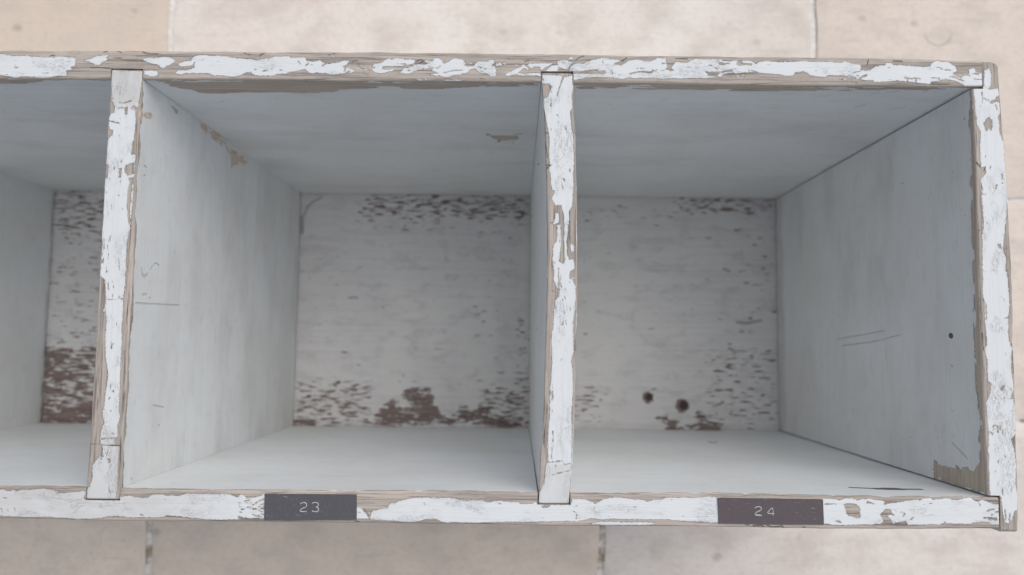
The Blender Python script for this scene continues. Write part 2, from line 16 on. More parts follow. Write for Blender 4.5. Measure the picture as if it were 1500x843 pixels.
 'D2_PAINT': [[[-14.21,173.43],[-6.19,173.2],[-5.26,171.63],[-6.47,168.78],[-7.08,167.51],[-4.65,172.58],[-1.26,173.25],[-1.24,169.78],[-0.62,168.52],[-1.53,165.36],[-1.19,159.7],[-2.1,157.18],[-1.77,152.8],[-1.14,149.06],[-0.51,145.32],[-0.45,134.12],[-0.73,128.55],[-0.42,126.35],[-0.7,122.03],[-1.28,116.48],[-2.19,115.55],[-2.17,112.17],[-2.76,107.87],[-3.33,102.36],[-3.0,97.48],[-2.08,95.06],[-0.27,95.08],[0.05,91.43],[-2.05,89.59],[-2.04,87.16],[-0.53,86.57],[0.39,84.16],[0.71,78.8],[0.14,73.36],[-0.44,68.55],[-0.41,63.15],[-0.09,57.17],[-0.97,53.58],[-0.33,46.44],[-0.3,40.51],[-0.3,40.0],[-0.86,32.9],[-0.52,24.07],[-0.79,18.2],[-0.76,12.35],[-1.01,3.61],[-1.56,-4.53],[-14.25,-4.67],[-14.27,-1.77],[-11.66,4.07],[-11.12,11.07],[-10.24,12.24],[-10.58,18.09],[-10.33,23.96],[-9.8,32.8],[-9.84,39.22],[-9.3,46.34],[-9.04,52.3],[-9.07,57.07],[-9.41,62.45],[-8.55,67.86],[-8.29,73.27],[-8.61,77.49],[-5.62,80.24],[-7.73,79.84],[-5.33,81.68],[-7.14,82.87],[-8.68,86.48],[-8.4,90.13],[-9.03,94.37],[-8.77,100.47],[-7.28,103.54],[-7.31,109.05],[-5.8,109.68],[-5.46,103.56],[-5.44,100.51],[-6.04,99.28],[-6.31,94.1],[-4.49,93.21],[-3.9,95.04],[-4.22,99.3],[-4.55,103.57],[-4.28,109.69],[-4.61,113.98],[-5.85,117.66],[-8.28,117.63],[-9.82,120.08],[-8.32,123.8],[-9.55,124.4],[-10.18,128.1],[-9.88,127.83],[-10.84,134.02],[-10.54,135.26],[-10.9,142.72],[-10.62,146.46],[-11.57,150.82],[-12.21,153.95],[-13.17,159.58],[-13.51,162.72],[-11.67,163.68],[-10.46,167.16],[-9.55,168.43],[-11.71,169.67],[-14.18,169.64]],[[-8.26,114.25],[-6.74,114.58],[-6.41,110.28],[-8.53,109.65],[-9.15,110.87],[-7.94,112.11]],[[-1.81,101.77],[-0.3,101.17],[0.01,99.35],[-0.88,97.2],[-1.8,99.33]],[[-2.04,87.77],[0.98,87.5],[0.68,87.01],[-1.74,87.17]],[[-10.15,81.93],[-5.63,82.28],[-2.01,81.84],[-5.63,81.55]]],
 'D2_HOLE': [],
 'D2_CRACK': [[0.35,[[-5.56,171.62],[-7.67,164.35]]],[0.25,[[-7.62,156.19],[-6.57,155.26]]],[0.3,[[-5.01,129.12],[-4.08,127.89]]],[0.25,[[-5.67,88.34],[-5.52,82.89]]],[0.25,[[-6.6,91.36],[-6.36,82.88]]],[0.3,[[-8.72,93.16],[-7.82,93.78]]],[0.25,[[-5.3,126.92],[-4.98,124.45]]],[0.3,[[-2.19,115.55],[-2.01,103.6]]],[0.25,[[-5.87,71.49],[-5.67,68.49]]],[0.25,[[-4.66,70.9],[-4.46,67.9]]],[0.25,[[-3.46,70.92],[-3.14,67.92]]],[0.35,[[-5.55,68.49],[-4.64,67.9]]],[0.3,[[-4.11,79.95],[-3.68,78.75]]],[0.4,[[-8.31,77.49],[-7.69,74.48]]],[0.35,[[-0.17,75.17],[0.74,72.77]]],[0.25,[[-8.68,43.38],[-8.45,36.87]]],[0.3,[[-8.55,24.57],[-8.34,19.87]]],[0.3,[[-8.8,18.11],[-8.89,13.43]]],[0.25,[[-11.13,11.94],[-4.61,12.6],[-3.71,11.15],[-0.76,11.77]]],[0.2,[[-8.72,7.01],[-1.63,8.84]]],[0.3,[[-8.96,40.5],[-8.75,36.36]]]],
 'D2_MARK': [[0.35,[[-13.89,171.86],[-13.26,170.91]]],[0.35,[[-11.1,169.99],[-10.15,165.9]]],[0.5,[[-13.09,148.62],[-11.25,148.33]]],[0.35,[[-12.76,145.81],[-11.47,137.73]]],[0.5,[[-12.37,134.62],[-9.92,134.65],[-12.05,133.07]]],[0.3,[[-2.06,114.93],[-1.94,103.6]]],[0.35,[[-10.05,110.24],[-8.24,110.57]]],[0.3,[[0.78,63.76],[0.63,57.18]]],[0.3,[[-10.15,40.48],[-12.37,19.24]]]],
 'E_PAINT': [[[167.75,169.33],[169.62,169.98],[171.79,170.63],[174.5,169.08],[178.19,169.43],[178.7,166.61],[176.81,165.33],[178.58,163.47],[178.71,159.08],[177.72,157.19],[178.24,154.69],[178.1,150.94],[179.74,145.98],[179.82,140.38],[180.2,134.46],[180.27,128.28],[180.33,122.12],[179.36,112.9],[178.17,105.55],[177.7,101.28],[179.02,96.42],[178.32,93.99],[179.32,88.54],[179.39,82.77],[179.45,76.74],[178.66,71.92],[178.61,62.94],[179.76,61.76],[179.08,52.21],[179.95,43.92],[178.94,40.95],[180.01,38.01],[180.59,35.78],[180.2,25.86],[177.91,23.36],[179.25,17.82],[179.65,12.29],[179.1,6.15],[179.78,0.05],[179.28,-4.84],[178.01,-5.46],[177.27,-8.51],[175.65,-10.35],[174.13,-9.77],[173.34,-6.13],[172.97,0.27],[168.63,0.53],[168.26,7.25],[168.65,17.7],[168.05,18.31],[168.83,22.64],[168.55,31.92],[168.41,37.88],[168.73,38.47],[170.37,42.63],[170.78,45.59],[169.34,46.76],[169.37,55.68],[168.61,59.24],[169.66,63.44],[169.02,70.62],[169.06,79.64],[168.57,82.8],[168.89,91.46],[169.19,107.9],[169.93,111.57],[169.71,122.01],[169.82,125.09],[169.41,130.63],[171.63,133.13],[171.67,134.1],[171.43,135.95],[169.58,135.31],[169.57,143.38],[170.15,150.86],[168.73,153.97],[168.3,158.97],[168.22,165.24],[167.72,168.38]],[[172.75,177.41],[173.71,177.42],[174.51,178.34],[175.22,176.85],[175.53,174.88],[174.97,170.15],[174.16,168.96],[172.3,170.52]]],
 'E_HOLE': [[[171.51,154.62],[173.74,157.15],[175.23,155.91],[175.11,152.79],[174.44,151.22],[173.58,152.77],[172.89,150.58],[172.03,152.13]],[[174.3,163.92],[176.29,164.57],[178.65,165.35],[177.67,163.77],[174.89,163.11]],[[175.37,103.38],[176.88,103.4],[176.92,101.27],[175.91,101.87]],[[174.31,44.45],[176.12,45.06],[175.75,43.28],[174.55,42.97]],[[176.7,162.5],[177.33,162.83],[177.8,159.07],[177.35,160.32]]],
 'E_CRACK': [[0.3,[[175.22,126.68],[175.84,127.0]]],[0.3,[[175.69,127.92],[176.31,128.24]]],[0.35,[[178.49,132.59],[178.54,130.73]]],[0.35,[[178.35,129.0],[178.58,128.76]]],[0.3,[[170.7,124.17],[171.31,124.36]]],[0.45,[[177.49,72.63],[179.02,73.25]]],[0.35,[[169.91,78.44],[169.81,72.43]]],[0.3,[[172.06,39.98],[172.95,39.93]]],[0.3,[[173.84,39.83],[175.02,39.72]]],[0.4,[[178.59,39.76],[179.82,40.66]]],[0.35,[[170.94,28.85],[170.76,25.75]]],[0.3,[[170.94,28.97],[172.38,28.87]]],[0.3,[[170.95,27.49],[171.95,27.5]]],[0.35,[[172.62,28.56],[172.52,26.08]]],[0.3,[[172.62,28.68],[173.87,28.76]]],[0.3,[[173.74,28.57],[173.69,27.15]]],[0.35,[[169.6,26.36],[170.48,25.01]]],[0.25,[[174.63,27.34],[174.56,25.49]]],[0.25,[[172.3,15.28],[172.24,13.74]]],[0.4,[[177.61,23.67],[179.16,23.38]]],[0.35,[[171.38,167.79],[171.34,163.39]]],[0.25,[[171.9,165.28],[174.61,164.05]]],[0.3,[[168.85,157.1],[169.02,153.35]]],[0.35,[[173.72,3.64],[173.31,1.19]]],[0.4,[[174.32,-4.9],[174.48,-8.55]]],[0.4,[[176.13,-6.09],[175.86,-9.74]]]],
 'E_MARK': [[0.5,[[169.33,128.47],[170.17,126.32]]],[0.5,[[167.2,114.73],[167.62,114.61]]],[0.5,[[167.42,109.22],[168.02,108.98]]],[0.6,[[167.84,137.77],[169.59,135.62]]],[0.4,[[171.74,135.96],[170.76,134.09]]],[0.35,[[167.67,66.41],[168.01,59.24]]],[1.2,[[179.69,61.64],[180.53,61.64]]],[0.35,[[179.96,59.37],[179.88,49.85]]],[0.6,[[179.98,-5.74],[179.35,-9.1]]],[0.35,[[178.78,174.52],[178.91,172.94]]]],
 'TOPIN_BARE': [[[-177.0,-3.4],[-128.1,-1.2],[-70.2,-1.2],[-16.4,0.4],[-16.2,-4.7],[-41.4,-4.5],[-59.4,-9.4],[-82.7,-6.6],[-101.7,-12.5],[-123.9,-16.7],[-163.6,-17.0],[-173.3,-12.8]],[[-42.8,-80.5],[-23.3,-79.8],[-21.0,-90.4],[-34.4,-93.6]],[[-0.1,-1.6],[40.0,-2.1],[80.7,-2.6],[121.2,-2.3],[167.2,-1.8],[133.4,-3.6],[82.2,-6.9],[34.9,-5.7],[2.7,-6.7]],[[-262.7,-2.5],[-227.6,-2.4],[-232.2,-5.0],[-264.6,-5.1]]],
 'TOPIN_MARK': [[1.2,[[130.7,-28.8],[133.5,-24.8]]],[1.0,[[129.4,-9.9],[132.0,-8.7]]],[1.0,[[135.1,-7.9],[139.6,-6.5]]],[1.0,[[151.0,-7.4],[151.5,-3.4]]],[1.0,[[148.5,-31.8],[153.1,-26.8]]],[0.8,[[127.8,-53.2],[129.1,-53.2]]],[0.9,[[-45.6,-55.6],[-43.3,-55.5]]],[1.3,[[-41.4,-63.2],[-40.6,-63.2]]],[1.0,[[-26.5,-94.2],[-25.7,-99.1]]],[0.7,[[-28.7,-36.2],[-21.5,-35.1]]],[0.7,[[-45.2,-40.1],[-40.9,-39.9]]],[0.8,[[-79.9,-55.8],[-78.8,-55.8]]],[0.8,[[-65.1,-32.0],[-64.5,-31.9]]],[1.0,[[-162.0,-29.6],[-160.0,-30.1]]],[1.0,[[-32.9,-186.6],[-32.2,-187.1]]],[0.8,[[27.3,-72.8],[28.3,-72.8]]],[0.8,[[83.7,-88.2],[84.7,-88.1]]]],
 'BOTIN_MARK': [[2.2,[[120.6,-19.0],[127.8,-17.4],[134.6,-17.0]]],[5.5,[[134.8,-16.6],[139.0,-16.4]]],[2.6,[[138.8,-16.0],[149.1,-16.4]]],[3.8,[[130.6,-16.7],[141.2,-16.1]]],[1.2,[[-49.5,-31.1],[-48.4,-31.1]]],[0.6,[[-64.8,-23.6],[-64.4,-23.6]]],[1.0,[[-168.5,-12.8],[-167.4,-12.5]]],[1.5,[[99.3,-176.2],[100.9,-167.3],[104.7,-174.9]]],[0.6,[[39.9,-18.1],[40.5,-18.2]]]],
 'D1R_BARE': [[[165.3,-95.2],[166.5,-111.6],[167.0,-130.9],[163.3,-126.6],[161.4,-112.1],[157.3,-104.2],[161.7,-105.1]],[[155.1,-3.1],[162.0,-18.2],[162.0,-22.7],[157.9,-13.5]],[[167.9,-61.0],[169.5,-79.6],[168.6,-96.2],[166.1,-92.5],[166.1,-72.7]],[[166.7,-28.6],[166.7,-46.2],[166.1,-46.3],[165.9,-32.4]]],
 'D1R_MARK': [[0.9,[[90.2,-7.6],[87.2,-8.7],[87.0,-11.5],[88.8,-13.4]]],[0.6,[[90.1,-14.4],[93.9,-19.9],[93.3,-23.4]]],[0.8,[[79.0,-9.0],[79.7,-13.0]]],[0.8,[[77.9,-14.8],[78.2,-16.4]]],[0.7,[[83.3,-13.4],[81.7,-13.8]]],[0.6,[[75.1,-3.2],[76.6,-46.4]]],[0.6,[[134.2,-5.9],[134.0,-8.4]]],[0.6,[[129.9,-6.4],[130.4,-7.9]]],[0.9,[[21.9,-30.6],[21.9,-32.0]]],[0.7,[[106.5,-52.4],[106.4,-53.2]]],[0.8,[[2.2,-8.2],[1.9,-9.1]]],[0.5,[[1.9,-65.2],[1.6,-66.9]]],[0.5,[[31.4,-24.5],[29.6,-35.1]]],[0.5,[[90.8,-25.4],[90.6,-26.5]]]],
 'END_BARE': [[[1.9,-39.3],[5.1,-39.8],[8.0,-38.2],[8.9,-33.7],[9.0,-27.9],[8.6,-22.4],[9.0,-14.4],[9.9,-8.6],[13.5,-5.2],[22.6,-4.1],[30.3,-1.2],[30.6,1.8],[0.9,1.2],[0.5,-7.2],[0.8,-16.2],[1.1,-29.8]],[[166.6,-0.5],[137.1,0.6],[91.3,0.6],[46.4,0.2],[19.0,1.3],[24.2,-1.1],[46.2,-4.4],[85.9,-3.4],[120.5,-3.3],[155.6,-3.1]]],
 'END_MARK': [[2.4,[[65.7,-21.8],[65.6,-20.7]]],[1.4,[[90.2,-106.3],[90.1,-105.0]]],[0.6,[[19.3,-24.5],[15.5,-16.6],[13.7,-12.8]]],[0.9,[[19.9,-34.8],[18.1,-34.0]]],[0.8,[[17.3,-60.0],[17.3,-58.6]]],[0.5,[[65.2,-140.8],[67.4,-105.3],[69.1,-81.6]]],[0.5,[[61.2,-134.7],[63.8,-88.8],[67.2,-62.4]]],[0.7,[[52.9,-22.6],[52.2,-20.5]]],[1.0,[[158.9,-6.6],[158.1,-6.1]]],[0.6,[[142.3,-61.7],[141.5,-57.3]]],[0.7,[[16.7,-107.0],[16.8,-104.8]]],[0.6,[[32.8,-23.0],[32.8,-22.1]]],[0.7,[[147.3,-33.5],[146.8,-32.8]]],[0.6,[[137.5,-16.9],[137.6,-16.2]]]],
 'D2L_MARK': [[1.2,[[153.8,-236.0],[147.8,-201.2]]],[1.2,[[69.0,-99.5],[68.4,-89.3]]],[0.8,[[157.0,-90.2],[150.8,-65.0]]]],
 'BK_BARE': [[[-125.3,1.7],[-122.9,9.5],[-117.7,14.8],[-113.9,19.5],[-108.5,17.6],[-109.8,14.9],[-104.4,12.4],[-99.2,15.0],[-97.9,17.7],[-104.7,22.8],[-102.1,26.8],[-86.2,27.3],[-83.5,20.5],[-84.7,15.2],[-80.7,13.9],[-77.9,7.4],[-64.7,7.6],[-63.5,12.8],[-56.9,15.5],[-58.2,11.6],[-50.3,11.7],[-49.0,16.3],[-43.7,15.7],[-39.7,11.8],[-42.3,7.8],[-30.4,6.7],[-18.5,4.8],[-19.8,0.3],[-33.0,0.8],[-43.5,2.6],[-62.0,5.0],[-72.5,1.6],[-85.8,3.4],[-104.2,0.6],[-114.8,1.1]],[[86.3,-1.1],[87.0,4.1],[82.4,6.6],[79.7,7.9],[85.0,9.3],[95.5,6.1],[94.2,2.9],[100.8,-0.3]],[[102.1,2.9],[107.4,3.0],[112.7,7.0],[107.4,9.5],[109.4,13.5],[112.7,10.9],[119.3,10.3],[112.7,7.0],[117.9,5.1],[127.1,3.2],[127.1,-0.7],[111.3,-0.9],[103.4,1.0]],[[-367.9,14.0],[-357.6,7.6],[-342.0,13.0],[-328.8,14.4],[-328.0,-1.3],[-367.0,-1.7]],[[-368.1,50.2],[-356.0,49.7],[-348.2,52.2],[-353.2,45.8],[-363.8,45.7],[-359.5,40.4],[-365.7,32.4],[-367.8,35.0]],[[-359.3,36.5],[-339.2,34.7],[-351.0,31.3],[-358.9,29.2]],[[-365.2,24.5],[-354.6,24.6],[-359.6,19.3],[-366.1,16.6]],[[-191.3,-0.4],[-180.9,5.0],[-170.3,3.8],[-168.8,-0.1]]],
 'BK_FLAKE': [[-138.7,170.0,-14.4,152.4,0.55],[-123.0,151.3,-14.3,140.7,0.25],[-181.7,31.2,-129.2,-2.6,0.55],[-45.5,27.8,-13.0,-2.3,0.6],[-23.7,77.6,-13.2,18.3,0.4],[-56.4,87.3,-13.3,33.1,0.12],[-183.1,70.9,-13.3,33.1,0.05],[-185.4,141.4,-13.7,72.8,0.06],[94.1,171.0,170.8,159.5,0.5],[139.5,159.2,169.3,69.8,0.22],[118.4,59.3,168.2,-0.2,0.36],[19.0,31.0,38.9,4.2,0.42],[18.3,164.0,99.1,149.6,0.25],[18.4,148.7,169.1,54.9,0.07],[-369.0,170.1,-324.6,137.4,0.5],[-375.2,136.8,-325.3,54.4,0.2],[-370.3,53.9,-322.3,-2.3,0.72],[-180.8,1.7,-13.0,-2.3,0.4]],
 'BK_HOLE': [[73.2,22.9,3.6],[98.2,17.3,4.4]],
 'BK_MARK': [[1.5,[[-168.7,167.5],[-175.3,164.3],[-179.2,160.2],[-181.1,154.0]]],[2.8,[[-183.0,152.7],[-182.7,141.1]]],[1.5,[[76.5,28.8],[79.1,29.1]]],[2.0,[[129.6,117.5],[133.6,116.2]]],[2.0,[[139.2,78.5],[145.2,77.5],[156.5,79.9]]],[1.5,[[-146.3,93.4],[-139.7,93.5]]],[1.3,[[-48.0,84.4],[-45.3,84.5]]],[1.3,[[-47.9,76.7],[-45.9,76.7]]],[1.5,[[139.2,78.4],[145.2,77.8],[156.5,79.7]]],[1.2,[[155.5,55.1],[162.1,55.2]]],[1.2,[[156.8,51.4],[163.7,51.3]]],[1.2,[[151.4,42.5],[158.0,42.5]]]],
 'BK_PALE': [[-91.4,86.6,28,10],[-80.2,60.7,10,8],[-110.5,47.8,12,60],[-49.5,52.5,16,60],[38.7,85.3,30,60],[-16.9,111.2,5,70]],
 'TAPES': [["23",[[-125.01,-1.75],[-87.72,-1.61],[-87.45,-11.62],[-124.82,-12.23]],[[[-110.3,-5.63],[-109.58,-5.01],[-108.29,-5.07],[-107.79,-5.71],[-107.87,-6.55],[-108.59,-7.06],[-109.76,-7.44],[-110.33,-8.09],[-110.31,-8.67],[-107.62,-8.64]],[[-105.62,-5.4],[-104.97,-4.96],[-103.49,-5.01],[-102.99,-5.66],[-103.15,-6.49],[-104.28,-6.83],[-103.14,-7.03],[-102.82,-7.83],[-103.2,-8.48],[-104.78,-8.64],[-105.53,-8.29]]]],["24",[[58.25,-1.27],[100.82,-1.38],[101.02,-11.4],[58.63,-11.48]],[[[73.28,-5.25],[73.73,-4.63],[75.13,-4.55],[75.86,-5.08],[75.74,-5.95],[74.74,-6.35],[73.52,-6.91],[73.14,-8.07],[75.93,-8.04]],[[80.48,-8.24],[80.5,-4.34],[78.26,-6.93],[78.33,-7.25],[81.08,-7.25]]]]],
 'PROF': {"d1l":[[-5.75,-0.41],[3.78,-0.51],[29.87,-0.25],[74.6,0.03],[123.22,0.01],[173.62,0.55]],"d1r":[[-5.59,-0.21],[3.93,-0.14],[30.03,0.07],[74.75,0.5],[123.36,-0.21],[173.76,0.49]],"d2l":[[-3.64,-1.27],[31.96,0.66],[76.64,1.71],[100.77,1.67],[125.19,1.35],[149.9,0.3],[174.01,-1.33]],"d2r":[[-3.49,-1.32],[32.1,0.45],[76.77,1.23],[100.91,1.26],[125.32,0.72],[152.96,-0.12],[174.15,-1.08]],"el":[[2.52,0.18],[35.36,-0.27],[82.82,-0.49],[131.43,0.13],[151.78,0.01],[169.38,-0.23]],"eo":[[-9.52,-0.86],[8.1,-0.29],[35.51,-0.02],[63.29,0.25],[82.98,0.61],[105.7,0.52],[131.57,0.12],[151.91,-0.52],[163.62,-1.21],[175.4,-1.62]],"ti":[[-243.44,-0.42],[-214.51,-0.27],[-130.66,0.3],[-104.65,-0.03],[-41.15,0.33],[33.81,0.19],[74.12,-0.1],[114.41,0.02],[167.31,0.27]],"to":[[-244.21,-0.54],[-186.19,-0.1],[-105.02,0.13],[-50.01,0.4],[4.95,0.22],[59.85,0.04],[114.69,0.0],[143.52,-0.15],[172.32,-0.89]],"bi":[[-232.74,0.1],[-204.97,0.15],[-166.09,-0.58],[-99.58,-0.28],[-46.98,0.06],[5.58,-0.16],[58.08,0.58],[110.52,-0.04],[160.16,0.13]],"bo":[[-231.91,0.05],[-176.55,-0.39],[-99.2,-0.04],[-46.76,0.03],[5.62,-0.17],[57.95,0.16],[110.22,-0.17],[170.71,0.53]]},
 'DIM': {"f":1112.645,"rx":0.077,"ry":0.002,"rz":0.011,"cx":-24.813,"cy":58.901,"cz":313.235,"D":242.947,"ytO":182.293,"ybO":-12.98,"d1l":-197.026,"d1r":-183.65,"d2l":-13.027,"d2r":0.0,"el":167.51,"eo":180.335,"d0r":-366.788,"yt2":0.0,"xr_t":172.24,"xr_b":172.34,"n1t":173.98,"n2t":174.37,"n1b":-4.86,"n2b":-4.51},
 'CAMROT': [[0.9999363,-0.010879,0.0030217],[0.0110796,0.9969619,-0.0770984],[-0.0021738,0.077127,0.9970189]],
 'JOINT': [[-290.7,300.2],[202.9,305.2],[-289.3,-88.9],[41.1,-85.1],[352.6,172.9],[348.5,8.3]],
 'ARC': [297.3,301.9],
}

DIM = DATA['DIM']; PROF = DATA['PROF']
MM = 0.001
DEPTH = DIM['D']                 # compartment depth in mm
BACK_T = 6.0                     # thickness of the back panel
LIFT = DEPTH + BACK_T + 3.0      # height of the rim above the paving (mm)
YT, YB, YTO, YBO = 170.0, 0.0, DIM['ytO'], DIM['ybO']
XL = -760.0                      # far end of the cabinet, out of frame
SC = bpy.context.scene
COL = SC.collection
rng = np.random.default_rng(7)

# ---------------------------------------------------------------- numpy noise
def _hash(ix, iy, seed):
    n = (ix * 374761393 + iy * 668265263 + seed * 974711) & 0x7fffffff
    n = ((n ^ (n >> 13)) * 1274126177) & 0x7fffffff
    return ((n ^ (n >> 16)) & 0xffff) / 65535.0
def vnoise(x, y, seed=0):
    x = np.asarray(x, float); y = np.asarray(y, float)
    ix = np.floor(x).astype(np.int64); iy = np.floor(y).astype(np.int64)
    fx = x - ix; fy = y - iy
    fx = fx * fx * (3 - 2 * fx); fy = fy * fy * (3 - 2 * fy)
    a = _hash(ix, iy, seed); b = _hash(ix + 1, iy, seed)
    c = _hash(ix, iy + 1, seed); d = _hash(ix + 1, iy + 1, seed)
    return (a * (1 - fx) + b * fx) * (1 - fy) + (c * (1 - fx) + d * fx) * fy
def fbm(x, y, seed=0, oct=3):
    s = 0; a = .5; t = 0
    for k in range(oct):
        s = s + a * vnoise(np.asarray(x) * 2 ** k, np.asarray(y) * 2 ** k, seed + 11 * k); t += a; a *= .5
    return s / t

# ---------------------------------------------------------------- outlines
def sdf_poly(P, poly):
    """signed distance (positive inside) of points P (N,2) to a closed outline"""
    poly = np.asarray(poly, float); n = len(poly)
    d2 = np.full(len(P), 1e9); ins = np.zeros(len(P), bool)
    for i in range(n):
        a = poly[i]; b = poly[(i + 1) % n]; e = b - a; w = P - a
        L = e @ e
        if L < 1e-9: continue
        t = np.clip((w @ e) / L, 0, 1)
        q = w - t[:, None] * e
        d2 = np.minimum(d2, (q * q).sum(1))
        c = ((a[1] > P[:, 1]) != (b[1] > P[:, 1]))
        if c.any():
            xi = a[0] + (P[:, 1] - a[1]) * e[0] / (e[1] if abs(e[1]) > 1e-9 else 1e-9)
            ins ^= c & (P[:, 0] < xi)
    d = np.sqrt(d2)
    return np.where(ins, d, -d)
def near(P, pts, m):
    pts = np.asarray(pts)
    return ((P >= pts.min(0) - m) & (P <= pts.max(0) + m)).all(1)
def union(P, polys, base=-3.0, m=3.0):
    f = np.full(len(P), base)
    for pl in polys:
        k = near(P, pl, m)
        if k.any(): f[k] = np.maximum(f[k], sdf_poly(P[k], pl))
    return f
def dist_line(P, pts):
    d = np.full(len(P), 1e9); pts = np.asarray(pts, float)
    if len(pts) == 1: return np.sqrt(((P - pts[0]) ** 2).sum(1))
    for a, b in zip(pts[:-1], pts[1:]):
        e = b - a; L = max(e @ e, 1e-9); w = P - a
        t = np.clip((w @ e) / L, 0, 1)
        d = np.minimum(d, np.sqrt(((w - t[:, None] * e) ** 2).sum(1)))
    return d
def lines(P, marks, base=-3.0, m=3.0):
    f = np.full(len(P), base)
    for w, pts in marks:
        k = near(P, pts, m)
        if k.any(): f[k] = np.maximum(f[k], w * .5 - dist_line(P[k], pts))
    return f
def ink_in(P, marks):
    a = np.full(len(P), .2)
    for w, pts in marks:
        if w >= 1.3:
            k = near(P, pts, 4)
            if k.any(): a[k] = np.where(dist_line(P[k], pts) < w * .5 + 2, .92, a[k])
    return a
def smear(a, b, la, lb, seed):
    """soft patches of old dirt and thin repaint"""
    return .46 * np.clip(3.2 * (fbm(a / la, b / lb, seed, 4) - .5), 0, 1)
def carve(f, P, holes, cracks):
    for h in holes:
        k = near(P, h, 3)
        if k.any(): f[k] = np.minimum(f[k], -sdf_poly(P[k], h))
    for w, pts in cracks:
        k = near(P, pts, 3)
        if k.any(): f[k] = np.minimum(f[k], dist_line(P[k], pts) - w * .5)
    return f
def prof(name, t):
    p = np.asarray(PROF[name]); o = np.argsort(p[:, 0]); return np.interp(t, p[o, 0], p[o, 1])

# ---------------------------------------------------------------- board builder
def lattice(xs, ys, zs, occ):
    """surface of the filled cells of a grid: points and, per direction, quads"""
    nx, ny, nz = len(xs), len(ys), len(zs)
    def vid(i, j, k): return (i * ny + j) * nz + k
    pad = np.zeros((nx + 1, ny + 1, nz + 1), bool); pad[1:-1, 1:-1, 1:-1] = occ
    out = {}
    for ax in range(3):
        for sgn in (-1, 1):
            nb = np.roll(pad, -sgn, axis=ax)[1:-1, 1:-1, 1:-1]
            # roll wraps only through the empty border
            I, J, K = np.nonzero(occ & ~nb)
            o = 1 if sgn > 0 else 0
            if ax == 0:
                i = I + o; q = [vid(i, J, K), vid(i, J + 1, K), vid(i, J + 1, K + 1), vid(i, J, K + 1)]
            elif ax == 1:
                j = J + o; q = [vid(I, j, K), vid(I, j, K + 1), vid(I + 1, j, K + 1), vid(I + 1, j, K)]
            else:
                k = K + o; q = [vid(I, J, k), vid(I + 1, J, k), vid(I + 1, J + 1, k), vid(I, J + 1, k)]
            q = np.stack(q, 1)
            if sgn < 0: q = q[:, ::-1]
            out[(ax, sgn)] = q
    return out
def graded(a, b, step, fine=(.0, .25, .55, .9, 1.4, 2.1), lo=True, hi=True):
    s = [a + f for f in fine] if lo else [a]
    e = [b - f for f in fine] if hi else [b]
    n = max(1, int(round((e[-1] - s[-1]) / step)))
    mid = np.linspace(s[-1], e[-1], n + 1)
    return np.unique(np.round(np.concatenate([s, mid, e]), 4))
def with_lines(arr, extra):
    arr = np.asarray(arr); ex = np.asarray(extra, float)
    keep = np.ones(len(arr), bool)
    for v in ex: keep &= (np.abs(arr - v) > .12) | (arr == arr[0]) | (arr == arr[-1])
    return np.unique(np.concatenate([arr[keep], ex]))
def depth_lines():
    # z runs from -DEPTH (back) to 0 (rim)
    d = [0, .25, .55, .9, 1.4, 2.0, 2.8, 3.7]
    while d[-1] < DEPTH - 3: d.append(d[-1] + min(3.2, .8 + .03 * d[-1]))
    d[-1] = DEPTH
    return -np.array(d[::-1])

